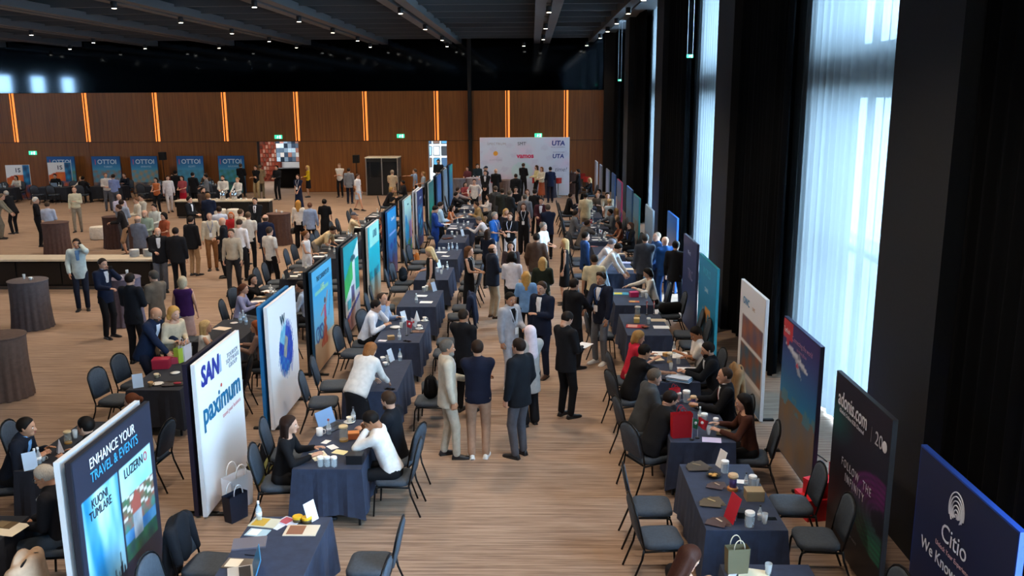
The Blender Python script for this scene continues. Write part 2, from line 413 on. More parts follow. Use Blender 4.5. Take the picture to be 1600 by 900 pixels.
# ------------------------------------------------------------------ tables
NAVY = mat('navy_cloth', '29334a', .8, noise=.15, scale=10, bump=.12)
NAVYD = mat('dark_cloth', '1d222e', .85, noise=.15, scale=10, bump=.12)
def cloth_mesh(w, d, zt, drop, seed, m):
    """tablecloth: flat top, soft hanging skirt with gentle folds and pointed corners"""
    rnd = random.Random(seed); b = MB(); ph = rnd.uniform(0, 6)
    per = []
    N = 14; M = 22
    for i in range(N): per.append((-w/2+w*i/N, -d/2, 0, -1))
    for i in range(M): per.append((w/2, -d/2+d*i/M, 1, 0))
    for i in range(N): per.append((w/2-w*i/N, d/2, 0, 1))
    for i in range(M): per.append((-w/2, d/2-d*i/M, -1, 0))
    rows = []
    rows.append([(x*.99, y*.995, zt) for x, y, _, _ in per])
    rows.append([(x, y, zt-.004) for x, y, _, _ in per])
    L = len(per)
    for k in (1, 2, 3, 4):
        t = k/4; row = []
        for i, (x, y, nx, ny) in enumerate(per):
            c = min(abs(i-q) if abs(i-q) < L/2 else L-abs(i-q) for q in (0, N, N+M, 2*N+M))
            cn = max(0, 1-c/3.0)
            f = t*(.02+.022*math.sin(i*1.15+ph)+.012*math.sin(i*2.3+ph*2))+cn*t*.05
            if cn > 0: ax, ay = (x/(w/2), y/(d/2)); l = math.hypot(ax, ay); ox, oy = ax/l, ay/l
            else: ox, oy = nx, ny
            row.append((x+ox*f, y+oy*f, zt-.004-drop*t-cn*t*.05))
        rows.append(row)
    b.rings(rows[::-1], False, True)
    return b.mesh('tablecloth', m, False)
TABLES = {}
def table_proto(w, d):
    r = empty('banquet_table')
    MB().box(-w/2+.01, w/2-.01, -d/2+.01, d/2-.01, .70, .735).build('tabletop', plain('6a5a48', .5), r)
    for sx in (-1, 1):
        for sy in (-1, 1): MB().tube([(sx*(w/2-.06), sy*(d/2-.1), .70), (sx*(w/2-.05), sy*(d/2-.06), .0)], .017, 6).build('leg', FR, r)
    return r
TP = [None]
def table(key, x, y, phrase, m=None, w=.8, d=1.62, rz=0, drop=.58, group='banquet tables'):
    r = copy_tree(TP[0]) if TP[0] and (w, d) == (.8, 1.62) else table_proto(w, d)
    if (w, d) == (.8, 1.62) and not TP[0]: TP[0] = r
    r.location = (x, y, 0); r.rotation_euler = (0, 0, rz); tag(r, 'folding table under the cloth, '+phrase, 'table', group)
    c = link('tablecloth', cloth_mesh(w+.02, d+.02, .745, drop, len(TABLES), m or NAVY), None, (x, y, 0), rz)
    tag(c, 'dark blue tablecloth draped over the '+phrase, 'tablecloth', 'tablecloths')
    TABLES[key] = (x, y, phrase); return r
LX, RX, L2X = -2.41, 2.16, -5.68
LY = [7.63, 10.47, 13.28, 15.95, 18.72, 21.5, 24.27, 27.05, 29.75, 32.5, 35.2]
RY = [6.72, 9.02, 11.33, 13.72, 16.45, 18.85, 22.25, 24.75, 27.2, 29.9, 32.6, 35.4]
L2Y = [7.62, 10.38, 13.32, 16.0, 18.8, 21.6, 24.4, 27.2, 30.0, 32.8]
for i, y in enumerate(LY): table('L%d' % (i+1), LX-(.08 if i == 0 else 0), y, '%s table left of the aisle' % ORD[i+1])
for i, y in enumerate(RY): table('R%d' % (i+1), RX, y, '%s table right of the aisle' % ORD[i+1])
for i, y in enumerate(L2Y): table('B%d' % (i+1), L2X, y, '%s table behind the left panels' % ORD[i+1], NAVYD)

# ------------------------------------------------------------------ cocktail tables
def cocktail(x, y, label, c='5a4a48', r=.36, h=1.1, seed=0):
    o = empty('cocktail_table', (x, y, 0)); tag(o, label, 'table', 'cocktail tables')
    MB().lathe([(r*.9, h-.03), (r, h-.025), (r, h-.004), (r*.97, h)], 32).build('top', cloth(c), o, True)
    rs = []; n = 72; rnd = random.Random(seed); ph = rnd.uniform(0, 6)
    for k in range(7):
        t = k/6; rr = r*(.97-.06*math.sin(t*2.2)+.10*t*t)
        rs.append([((rr+t*.028*math.sin(j*2*math.pi/n*18+ph)+.006*math.sin(j*7+ph))*math.cos(2*math.pi*j/n), (rr+t*.028*math.sin(j*2*math.pi/n*18+ph))*math.sin(2*math.pi*j/n), (h-.02)*(1-t)+.01*t) for j in range(n)])
    MB().rings(rs[::-1], False, False).build('skirt', cloth(c), o, True)
    return o
cocktail(*(-9.06, 14.37), 'brown-skirted cocktail table cut off by the left picture edge', '5c4a42', .4, seed=1)
cocktail(*(-11.23, 19.04), 'grey-brown skirted cocktail table standing alone left of the men phoning', '5b5355', .42, seed=2)
cocktail(*(-9.21, 19.32), 'lilac-topped cocktail table the men in suits lean on', '6a6474', .38, seed=3)
cocktail(*(-15.63, 28.45), 'brown pleated cocktail table beyond the long counter, far left', '5a4540', .42, seed=4)
cocktail(*(-12.46, 27.65), 'brown pleated cocktail table beyond the counter with plates', '5a4540', .38, seed=5)
cocktail(*(-14.38, 29.87), 'dark brown cocktail table among the men behind the counter', '4a3836', .36, seed=6)
cocktail(*(-8.86, 30.60), 'brown pleated cocktail table right of the crowd', '5a4540', .42, seed=7)
cocktail(*(-0.32, 46.80), 'pale violet skirted cocktail table before the logo backdrop', '8a8298', .42, seed=8)
cocktail(*(-2.85, 44.35), 'white-topped cocktail table left of the logo backdrop', 'a09aa2', .45, seed=9)
cocktail(*(-3.60, 43.92), 'empty grey cocktail table behind the far left panels', '6d6a70', .35, seed=10)
cocktail(*(-1.29, 43.12), 'brown cocktail table holding a small laptop by the backdrop', '6b5850', .38, seed=11)
cocktail(*(2.19, 47.09), 'brown cocktail table heaped with brochures right of the backdrop', '5a4540', .42, seed=12)
cocktail(*(0.90, 45.18), 'dark cocktail table beside the man at the backdrop', '45424e', .36, seed=13)

# ------------------------------------------------------------------ counters, booth, poufs and stage furniture
def counter(x0, x1, y0, y1, h, label, bays):
    o = empty('bar_counter', ((x0+x1)/2, (y0+y1)/2, 0)); tag(o, label, 'counter', 'bar counters')
    w, d = x1-x0, y1-y0
    MB().box(-w/2, w/2, -d/2, d/2, h-.06, h).build('worktop', mat('counter_top', 'cfc2ae', .4, noise=.06), o, bevel=.01)
    MB().box(-w/2+.05, w/2-.05, -d/2+.1, d/2-.05, .1, h-.06).build('body', BLACK, o)
    MB().box(-w/2+.08, w/2-.08, -d/2+.16, d/2-.08, 0, .1).build('plinth', plain('6c6258', .6), o)
    for i in range(bays):
        a = -w/2+.08+(w-.16)*i/bays; b = -w/2+.08+(w-.16)*(i+1)/bays
        MB().box(a+.02, b-.02, -d/2+.06, -d/2+.1, .16, h-.1).build('front_panel', mat('panel_black', '0d0e10', .35), o)
counter(-17.6, -10.1, 22.95, 23.7, .85, 'long pale-topped black bar counter at the left edge', 6)
counter(-15.3, -11.2, 37.4, 38.1, .78, 'pale-topped black bar counter with two waiters behind it', 5)
def pouf(x, y, label, r=.33, h=.45, c='cfc8bd', z=0):
    o = empty('drum_pouf', (x, y, z)); tag(o, label, 'pouf', 'drum poufs')
    MB().lathe([(r*.97, .02), (r, .05), (r, h-.04), (r*.96, h-.01)], 24).build('drum', cloth(c), o, True)
    MB().lathe([(r*.96, h-.01), (r*.9, h+.015), (r*.3, h+.025)], 24).build('cushion_top', cloth('e2ddd4'), o, True)
pouf(*(-15.90, 31.86), 'cream drum pouf standing alone on the carpet')
pouf(*(-13.05, 36.6), 'left cream drum seat in front of the waiters counter', .26, .5)
pouf(*(-12.5, 36.6), 'right cream drum seat in front of the waiters counter', .26, .5)
def booth():
    o = empty('interpreter_booth', (-7.85, 47.0, 0)); tag(o, 'black interpreter booth with glass panes and aluminium frame', 'booth')
    al = metal_('b9bcc0', .35); w, d, h = 1.66, 1.1, 1.95
    for x in (-w/2, 0, w/2): MB().box(x-.025, x+.025, -d/2-.025, -d/2+.025, 0, h).build('post', al, o)
    for y in (-.15, .2, d/2): MB().box(w/2-.025, w/2+.025, y-.02, y+.02, 0, h).build('post', al, o)
    MB().box(-w/2-.025, -w/2+.025, d/2-.05, d/2, 0, h).build('post', al, o)
    MB().box(-w/2-.05, w/2+.05, -d/2-.05, d/2+.02, h, h+.05).build('roof', plain('e8ddc8', .6), o)
    MB().box(-w/2, w/2, -d/2-.02, -d/2+.02, h-.2, h-.02).build('fascia', BLACK, o)
    for a, b in ((-w/2+.03, -.03), (.03, w/2-.03)):
        MB().box(a, b, -d/2-.01, -d/2+.01, .05, .95).build('panel', BLACK, o); MB().box(a, b, -d/2-.005, -d/2+.005, .97, h-.2).build('pane', mat('booth_glass', '20262c', .08, alpha=.55), o)
    MB().box(w/2-.01, w/2+.01, -d/2, d/2, .05, .95).build('side_panel', BLACK, o); MB().box(w/2-.005, w/2+.005, -d/2, d/2, .97, h-.02).build('pane', mat('booth_glass', '20262c'), o)
    MB().box(-w/2-.01, -w/2+.01, -d/2, d/2, .05, h-.02).build('side_panel', BLACK, o); MB().box(-w/2, w/2, d/2-.01, d/2+.01, .05, h-.02).build('back_panel', BLACK, o)
booth()
def speaker(x, y, label, zt=1.9):
    o = empty('loudspeaker', (x, y, 0)); tag(o, label, 'speaker', 'loudspeakers on stands')
    MB().tube([(0, 0, .3), (0, 0, zt-.3)], .02, 8).build('pole', FR, o)
    for a in (90, 210, 330): MB().tube([(0, 0, .35), (.4*math.cos(R(a)), .4*math.sin(R(a)), .012)], .014, 6).build('leg', FR, o)
    MB().box(-.17, .17, -.15, .15, zt-.3, zt+.12).build('cabinet', DARK, o, bevel=.02); MB().box(-.15, .15, -.16, -.15, zt-.28, zt+.1).build('grille', mat('grille', '0a0a0b', .9), o)
speaker(*(-9.35, 47.3), 'black loudspeaker on a stand left of the booth', 1.95)
speaker(*(-19.75, 47.3), 'black loudspeaker on a stand between the blue wall banners', 2.15)

# ------------------------------------------------------------------ lettering
def text(body, size, col, parent, loc, rot=(R(90), 0, 0), align='CENTER', bold=0., shear=0., sx=1., emit=0., name='lettering', spacing=1.):
    cu = bpy.data.curves.new('lettering', 'FONT'); cu.body = body; cu.size = size; cu.align_x = align; cu.align_y = 'CENTER'
    cu.extrude = .001; cu.offset = bold*size; cu.shear = shear; cu.space_character = spacing; cu.resolution_u = 3; cu.space_line = .85
    t = bpy.data.objects.new('tmp_text', cu); COL.objects.link(t)
    dg = bpy.context.evaluated_depsgraph_get(); me = bpy.data.meshes.new_from_object(t.evaluated_get(dg)); bpy.data.objects.remove(t)
    me.materials.clear(); me.materials.append(plain(col, .5))
    o = link(name, me, parent); o.location = loc; o.rotation_euler = rot; o.scale = (sx, 1, 1); return o

# ------------------------------------------------------------------ display panels
def ink(fn, w, h, nx=44, ny=56):
    """flat printed sheet facing local -Y; fn(u, v) -> sRGB; u left to right, v bottom to top"""
    vs = [(-w/2+w*i/nx, 0, h*j/ny) for j in range(ny+1) for i in range(nx+1)]
    fs = [(j*(nx+1)+i, j*(nx+1)+i+1, (j+1)*(nx+1)+i+1, (j+1)*(nx+1)+i) for j in range(ny) for i in range(nx)]
    me = bpy.data.meshes.new('print'); me.from_pydata(vs, [], fs)
    ca = me.color_attributes.new('ink', 'FLOAT_COLOR', 'POINT')
    buf = []
    for j in range(ny+1):
        for i in range(nx+1):
            c = fn(i/nx, j/ny); buf += [*lin(tuple(min(1, max(0, q)) for q in c)), 1]
    ca.data.foreach_set('color', buf); me.materials.append(print_mat()); me.update(); return me
def mixc(a, b, t):
    t = max(0, min(1, t)); return tuple(x+(y-x)*t for x, y in zip(a, b))
def hs(s): return tuple(int(s[i:i+2], 16)/255 for i in (0, 2, 4))
def n2(u, v, s=1.0, seed=0):
    return .5+.25*(math.sin(u*s*7.1+v*s*3.3+seed)+math.sin(u*s*2.7-v*s*8.9+seed*2.1))*.9+.1*math.sin(u*s*23+seed)*math.sin(v*s*19+seed)
def panel(x, y, face, w, h, edge, fn, label, t=.05, feet=True, nx=44, ny=56, z0=.03, name='display_panel'):
    """face: direction the print looks, degrees"""
    r = empty(name, (x, y, 0), R(face+90)); tag(r, label, 'display panel')
    MB().box(-w/2, w/2, 0, t, z0, z0+h).build('board', plain(edge, .5), r)
    o = link('print', ink(fn, w-.03, h-.03, nx, ny), r, (0, -.004, z0+.015))
    if feet:
        for s in (-1, 1): MB().box(s*(w/2-.12)-.03, s*(w/2-.12)+.03, -.2, t+.2, 0, .03).build('foot', BLACK, r)
    return r
def f_plain(c): return lambda u, v: hs(c)
def f_grad(a, b, c=None):
    def fn(u, v): return mixc(hs(a), hs(b), v) if c is None else (mixc(hs(a), hs(b), v*2) if v < .5 else mixc(hs(b), hs(c), v*2-1))
    return fn
def f_kuoni(u, v):
    if .05 < u < .48 and .03 < v < .79:                       # concert picture
        a = (u-.05)/.43; b = (v-.03)/.76
        c = mixc(hs('1f7fb4'), hs('b8e6f0'), .45+.75*(n2(a, b, 1.1, 1)-.5)+.25*math.sin(a*6+b*5))
        c = mixc(c, hs('e8fbff'), .5*max(0, math.sin((a-.5)*14+b*3))*b)
        top = .12+.26*a+.06*math.sin(a*31)+.05*math.sin(a*73+1)
        return hs('14202f') if b < top else c
    if .51 < u < .95 and .28 < v < .79:                       # old town picture
        a = (u-.51)/.44; b = (v-.28)/.51
        if b > .66: return mixc(hs('7fc8de'), hs('c4ecf2'), n2(a, b, .7))
        if .28 < a < .55 and b > .15 and b < .55+.12*(1-abs(a-.41)/.14): return hs('a5564a') if b > .42 else mixc(hs('8d98a2'), hs('b8bcc0'), n2(a*3, b*3))
        if b > .42: return mixc(hs('a8574c'), hs('3f7a58'), n2(a, b, 2.6, 1)) if (int(a*9)+int(b*22)) % 3 else hs('d9d2c8')
        if b > .3: return mixc(hs('3f8a80'), hs('b35a4e'), n2(a, b, 3))
        if b > .17: return mixc(hs('2d70b0'), hs('5aa0c8'), n2(a, b, 2))
        return mixc(hs('1d4a4f'), hs('2f7a52'), n2(a, b, 3))
    return hs('262a3c')
def f_white(u, v): return hs('f4f5f7')
def f_brush(u, v):
    a, b = (u-.55)*1.6, (v-.55)*1.93; s = a*.45+b*.89; p = a*.89-b*.45
    j = .22*math.sin(p*70)+.12*math.sin(p*131+1)
    if (s/.45)**2+(p/.40)**2 < 1+j*(1 if abs(s) > .2 else .2):
        q = n2(a*2, b*2, 2.4)
        if abs(s-.02) < .17 and abs(p+.02) < .08: return mixc(hs('c9b48e'), hs('7f9294'), q)
        if p < -.12 and s > .02: return mixc(hs('5fb0d2'), hs('8ac8de'), q)
        if s < -.16: return mixc(hs('2a8ac0'), hs('1b49b2'), q)
        return mixc(hs('1a2fa4'), hs('2a62c0'), q)
    if abs(p-.44) < .02 and -.3 < s < .05: return hs('8a8fd0')
    return hs('f6f6f6')
def f_surf(u, v):
    c = mixc(hs('dcae80'), hs('cdb494'), v/.3) if v < .3 else mixc(hs('8fcfe6'), hs('3fb2e6'), (v-.3)/.5)
    if v > .85: c = hs('5ac0ec')
    t = .47-v
    if 0 < t < .27 and abs(u-(.56-.35*t)) < .045+.42*t+.02*math.sin(t*60): c = mixc(hs('b8432c'), hs('d9785a'), n2(u*2, v*2, 3))
    if 0 <= -t < .13 and abs(u-.56) < .055: c = hs('c8507a')
    if math.hypot((u-.57)/.045, (v-.635)/.03) < 1: c = hs('6a4030')
    def limb(x0, y0, x1, y1, w):
        dx, dy = x1-x0, y1-y0; k = max(0, min(1, ((u-x0)*dx+(v-y0)*dy)/(dx*dx+dy*dy))); return math.hypot(u-x0-k*dx, (v-y0-k*dy)*1.2) < w
    if limb(.6, .57, .72, .70, .018) or limb(.52, .57, .36, .52, .018): c = hs('c08a78')
    if limb(.74, .45, .86, .68, .014): c = hs('3a6fb4')
    for cx in (.16, .36):
        if abs(math.hypot((u-cx)/.085, (v-.36)/.07)-1) < .2: c = hs('2f5fa8')
    if limb(.16, .36, .27, .43, .014) or limb(.27, .43, .36, .36, .014): c = hs('2f5fa8')
    if .1 < u < .8 and .8-.05 < v < .79: c = mixc(c, hs('c8f2b0'), .6)
    return c
def f_green(u, v):
    s = v-(u*.35)
    if s > .62: c = hs('18a9b4')
    elif s > .38: c = mixc(hs('4fd06a'), hs('2ea85a'), n2(u, v, 2)) if u < .55 else hs('eef6f6')
    elif v > .24+u*.15: c = hs('eaf4f7')
    elif v > .14+u*.15: c = hs('3b4fa8') if (v-u*.15) < .19 else hs('f0f0f4')
    else: c = mixc(hs('b8452e'), hs('c9cdd8'), u*1.4)
    if u > .72 and .4 < v < .78: c = hs('20b8b0')
    if .42 < u < .62 and .3 < v < .5: c = mixc(hs('5b68a8'), hs('8a7a9c'), n2(u, v, 4))
    if .12 < u < .38 and .25 < v < .36: c = hs('49b9c9')
    if math.hypot((u-.6)/.18, (v-.8)/.035) < 1: c = hs('1d5a66')
    return c
def f_teal(u, v):
    c = mixc(hs('1db5c8'), hs('19c3cf'), v)
    if .12 < u < .95 and v > .72: c = hs('a8f0e0')
    if v < .3: c = mixc(hs('b89878'), hs('7fb8c0'), v/.3)
    elif v < .42 and n2(u, v, 3) > .5: c = hs('1f8fb0')
    return c
def f_blue(u, v):
    c = mixc(hs('2b3a6e'), hs('1a9fe0'), v) if v > .3 else mixc(hs('7a4d70'), hs('2f4f8c'), v/.3)
    if math.hypot((u-.35)/.13, (v-.47)/.05) < 1 or math.hypot((u-.72)/.1, (v-.5)/.045) < 1: c = hs('2a2f80')
    if .64 < v < .67 and .15 < u < .9: c = hs('9fb8f0')
    return c
def f_map(u, v):
    c = mixc(hs('2a62b0'), hs('c6f2e8'), (v-.1)/.75)
    if .1 < u < .6 and .3 < v < .66+.1*math.sin(u*9): c = mixc(hs('19b3d4'), hs('2a86c8'), n2(u, v, 2))
    if u > .62 and .3 < v < .6: c = hs('b79ad0')
    if v < .3 and n2(u, v, 3, 2) > .5: c = hs('5fa85a')
    return c
def f_navyart(u, v):
    c = mixc(hs('1f3f82'), hs('23366e'), v)
    if abs(u-.5) < .3 and .15 < v < .72 and n2(u, v, 3, 3) > .45: c = hs('2fa2d4')
    return c
def f_orbit(u, v):
    c = mixc(hs('14131c'), hs('1e1826'), v)
    d = math.hypot((u-.95)/.5, (v-.42)/.22)
    if .3 < d < 1.05:
        k = .5+.5*math.sin(d*46); base = mixc(hs('12805f'), hs('7a2270'), (v-.28)/.24)
        c = mixc(c, base, .35+.55*k*(1-abs(d-.7)))
    d2 = math.hypot((u-.05)/.35, (v-.74)/.14)
    if d2 < 1: c = mixc(c, hs('1f6b60'), .6*(1-d2)+.15)
    return c
def f_night(u, v):
    c = mixc(hs('1a2c58'), hs('13193c'), v*1.4)
    if v < .3 and n2(u*3, v*3, 4) > .62: c = mixc(c, hs('caa36a'), .35)
    return c
def f_plane(u, v):
    c = mixc(hs('2f86b8'), hs('3a2d6a'), (v-.45)/.5) if v > .45 else mixc(hs('8a7058'), hs('6f6f78'), n2(u, v, 2.2, 5))
    if .38 < v < .5 and n2(u, v, 3) > .55: c = hs('5b8aa0')
    # airliner
    x, q = (u-.42)/.33, v-.79+.13*(u-.42)
    if x*x+(q/.026)**2 < 1: c = hs('d4d6de') if q > -.012 else hs('9aa0b0')
    if -.98 < x < -.72 and 0 < q < .10+.12*(x+.72): c = hs('b8283a')
    if abs(x+.05+q*4) < .16 and -.10 < q < -.005: c = hs('a8aebc')
    if math.hypot((u-.45)/.045, (v-.735)/.016) < 1: c = hs('c0344a')
    if abs(x-.1-q*3) < .1 and .01 < q < .05: c = hs('8a90a4')
    if v > .86 and u < .28: c = hs('c8343c')
    return c
def f_city(a, b, c):
    def fn(u, v):
        if v > .62: return mixc(hs(b), hs(a), (v-.62)/.3)
        if v > .3: return mixc(hs(c), hs(b), n2(u*2, v*2, 2, len(a)+u))
        return mixc(hs('2a3f5c'), hs(c), n2(u, v, 3, 4))
    return fn
def f_photos(u, v):
    c = hs('eceaec')
    if .12 < u < .98 and .5 < v < .72: c = mixc(hs('b06a4a'), hs('6a5a70'), n2(u, v, 3))
    elif .1 < u < .98 and .24 < v < .47: c = mixc(hs('9c5a40'), hs('3f6a8c'), n2(u, v, 3, 2))
    elif v < .2: c = mixc(hs('5a86b0'), hs('c9c2c0'), v/.2)
    return c
def f_seaside(u, v):
    c = mixc(hs('1a86b8'), hs('2795c4'), v)
    if .3 < u < .75 and .35 < v < .52 and n2(u, v, 4) > .4: c = hs('e0a05a')
    if v < .22: c = mixc(hs('3f5a3a'), hs('1a6a90'), n2(u, v, 4))
    return c
LPX = -3.95
def left_panels():
    W, H = 1.6, 1.93
    def add(i, yc, edge, fn, label, x=LPX, back='15161a', bl='black-edged'):
        p = panel(x, yc, 0, W, H, edge, fn, label, nx=90 if i < 5 else 52, ny=110 if i < 5 else 64)
        # twin board standing right behind, print side toward the other row
        panel(x-.16, yc+.02, 180, W, H, back, f_grad('1d2430', '2c3848'), '%s board standing back to back with the %s panel' % (bl, ORD[i]+' left'), nx=8, ny=8)
        return p
    y0 = [7.79, 10.64, 13.52, 16.24, 18.95, 21.8, 24.75, 27.6, 30.2, 33.2, 36.1, 38.9, 41.5]
    lbl = ['dark slate panel with concert and old town pictures, nearest on the left', 'white panel lettered SAN and paximum', 'white panel with blue brushstroke painting and a W',
           'sky blue panel with a red-robed figure on sand', 'green and white panel with striped blue foot', 'turquoise panel with a pale green heading block', 'bright blue panel with violet foot beside the navy chairs',
           'pale mint and cyan panel behind the orange backpack', 'navy blue panel with a cyan emblem behind the man in blue suit', 'emerald panel far down the left row', 'mid blue panel far down the left row', 'grey-blue panel second last in the left row', 'teal-topped blue panel at the end of the left row']
    fns = [f_kuoni, f_white, f_brush, f_surf, f_green, f_teal, f_blue, f_map, f_navyart, f_grad('1d7a70', '23a08c', '1c6a70'), f_grad('2a5a9c', '3f86c8', '2a5fae'), f_grad('5a7fa0', '8fb0c6', '6a92b4'), f_grad('2a6fae', '3f8fd0', '1fa89c')]
    edges = ['20232e', 'e8e8ea', 'e8e8ea', '1a4a66', '3a4048', 'c9d2d6', '1d4f86', 'a8b4b8', 'c8ccd6', '9aa6aa', '20406a', '6a7f92', '1f4a78']
    backs = ['d8dde2', '191426', '1d6fa6', '0e0f12', '22262c', '2a3038', '1a2430', '20262c', 'c4c8d0', '20262c', '1a2430', '20262c', '20262c']
    bl = ['white-edged', 'black and purple edged', 'blue-edged', 'black-edged', 'dark-edged', 'dark-edged', 'dark-edged', 'dark-edged', 'pale-edged', 'dark-edged', 'dark-edged', 'dark-edged', 'dark-edged']
    P = []
    for i in range(13):
        x = LPX+(0 if i < 7 else .06*(min(i, 9)-6)); P.append(add(i+1, y0[i], edges[i], fns[i], lbl[i], x, backs[i], bl[i]))
    k, s, w, sf, gr, te, bu, mp_, nv = P[:9]; Y = -.012
    text('ENHANCE YOUR', .14, 'eef2f6', k, (-.06, Y, 1.82), sx=.85); text('TRAVEL & EVENTS', .14, '3fa9dc', k, (-.04, Y, 1.69), sx=.85)
    text('KUONI\nTUMLARE', .12, '1c2430', k, (-.40, Y, 1.40), sx=.8); text('LUZERN', .14, '1c2430', k, (.30, Y, 1.45), sx=.8); text('O', .14, 'd04a52', k, (.565, Y, 1.45), sx=.7)
    text('SAN', .34, '1f2f8c', s, (-.36, Y, 1.74), bold=.035, shear=.15, sx=.95); text('TOURISM\nSOFTWARE\nGROUP', .085, '6a7480', s, (.46, Y, 1.68), spacing=1.2, align='CENTER')
    MB().box(-.03, .03, -.014, -.012, -.11, .11).build('logo_stripe', plain('9fb3d8'), s, loc=(-.0, 0, 1.74))
    text('paximum', .40, '146a94', s, (.0, Y, 1.28), bold=.02, sx=.93); text('travel your business', .085, 'd89a9a', s, (.3, Y, 1.05))
    MB().lathe([(.025, -.001), (.025, .001)], 12).build('dot', plain('d8604a'), s).matrix_local = Matrix.Translation((-.02, -.013, 1.46)) @ Matrix.Rotation(R(90), 4, 'X')
    text('W', .24, '1d4a5c', w, (-.05, Y, 1.58), bold=.01)
    text('THE CURRENTS OF', .13, '16506e', sf, (.02, Y, 1.76), sx=.9, bold=.01); text('LIFE', .16, 'd2f4b4', sf, (-.05, Y, 1.55), bold=.015)
    text('URBI', .26, '5f9fae', te, (.1, Y, 1.7), bold=.02); text('Corendon', .15, 'eaf6ff', bu, (.1, Y, 1.68))
    text('Nature', .1, '2a7f8c', mp_, (.0, Y, 1.76)); text('ANTALYA', .12, 'e6eefc', nv, (.05, Y, 1.66)); 
left_panels()
def right_panels():
    spec = [(3.45, 6.62, 1.62, 1.95, '2348a0', f_night, 'navy panel with a fingerprint emblem in the bottom right corner'),
            (3.44, 8.82, 1.58, 1.95, '2c2f36', f_orbit, 'black panel with purple and green rings under white lettering'),
            (3.56, 11.35, 1.6, 1.95, '2a2f50', f_plane, 'panel picturing an airliner above brown land'),
            (3.56, 13.95, 1.62, 1.95, 'eceef2', f_photos, 'white panel with two photo strips beside the black drape'),
            (3.38, 16.72, 1.7, 1.9, '2aa0b8', f_seaside, 'teal blue panel with an orange castle picture'),
            (3.42, 18.9, 1.6, 1.98, '3a3f60', f_grad('2a4a80', '2c3560', '3a3560'), 'dark indigo panel behind the teal panel'),
            (3.7, 23.2, 1.6, 1.95, '2a62b0', f_city('2a5aa8', '8a7a80', 'a0664a'), 'blue-topped panel with a reddish picture by the curtain'),
            (3.32, 24.95, 1.62, 1.92, 'a8c0d0', f_city('9ab4c8', '7f9cb4', '8a7a7c'), 'grey-blue panel with pale edge behind the suited men'),
            (3.28, 27.7, 1.5, 1.95, '3aa0a8', f_city('4a86b4', '6f9aa8', '8a6a5a'), 'sea-green edged panel behind the seated women'),
            (3.33, 30.2, 1.7, 1.95, '4a7ab0', f_city('3f6fa0', '4f86b0', '5f7080'), 'blue-grey panel just beyond the sea-green edged one'),
            (3.25, 32.9, 1.7, 1.95, 'b02a52', f_city('5a7ab0', '7f8aa0', 'a05a70'), 'panel with a crimson edge on the right'),
            (3.3, 35.9, 1.4, 1.95, '3a5a88', f_city('2f5a98', '4a78b0', '5a6a80'), 'blue panel beyond the crimson-edged one'),
            (3.25, 38.1, 1.4, 1.95, '8a98a8', f_grad('6a7a9c', '8fa0c0', '6f86b4'), 'lilac-grey panel far down the right row'),
            (3.15, 40.7, 1.2, 1.95, '8a929c', f_grad('5a6478', '8a92a8', '6f7a94'), 'grey panel second last in the right row'),
            (3.12, 43.2, 1.3, 1.95, 'dfe3e8', f_grad('7a7a80', 'a8a8b0', '9096a0'), 'white-edged panel at the end of the right row')]
    P = [panel(x, y, 180, w, h, e, fn, l, nx=52, ny=64) for x, y, w, h, e, fn, l in spec]
    c, a, pl, ow, sea, ind = P[:6]; Y = -.012
    # fingerprint emblem built from nested arcs
    em = MB()
    for k in range(6):
        rr = .022+.027*k; pts = [(rr*math.cos(R(q))*.8, 0, rr*math.sin(R(q))+.01*k) for q in range(-40+12*(k % 3), 230-10*(k % 2), 15)]
        em.tube(pts, .0055, 5)
    em.build('emblem', plain('d8dbe8'), c, loc=(-.06, -.016, 1.66))
    text('Citio', .22, 'd8dbe8', c, (-.06, Y, 1.43)); text('Unlock Your Experience', .06, 'c9a2a8', c, (-.06, Y, 1.29)); text('We Know Our City', .15, 'cfd3e0', c, (.0, Y, 1.16), bold=.005)
    text('adonis.com', .24, 'e2dfe4', a, (-.22, Y, 1.72), bold=.01, sx=.78); text('Global Online B2B Channel', .065, 'c9c4cc', a, (-.22, Y, 1.59)); MB().box(-.003, .003, -.014, -.012, -.08, .08).build('divider', plain('8a868c'), a, loc=(.34, 0, 1.66))
    text('20', .2, 'b9b5bb', a, (.53, Y, 1.66)); text('FOLLOW  THE', .13, 'b9b7bf', a, (.02, Y, 1.06), spacing=1.35, sx=.8); text('INFINITY', .13, 'b9b7bf', a, (.0, Y, .92), spacing=1.4, sx=.8)
    MB().ell((0, 0, 0), (.06, .006, .06), 12, 6).build('globe', plain('d9d6da'), a, loc=(.68, -.012, 1.66))
    text('discover more', .06, '8a8890', a, (.0, Y, .36)); text('Turkish', .1, 'f0e4e4', pl, (-.6, Y, 1.82)); text('Connecting the world', .1, 'b8829a', pl, (.1, Y, 1.78)); text('to more places', .07, 'a8789a', pl, (.1, Y, 1.68))
    text('OWC', .17, '3a86b4', ow, (-.35, Y, 1.68), bold=.01); text('DMC', .08, 'c09a7a', ow, (.15, Y, 1.66)); text('WORLD', .2, '4fc0dc', sea, (.0, Y, 1.68), bold=.01); text('ÇINAR', .12, 'd9ecf4', sea, (.0, Y, 1.35))
    text('World', .13, 'b0b8d8', ind, (.0, Y, 1.7)); text('TKC', .3, '8f8cb0', ind, (.2, Y, 1.25), bold=.01)
right_panels()
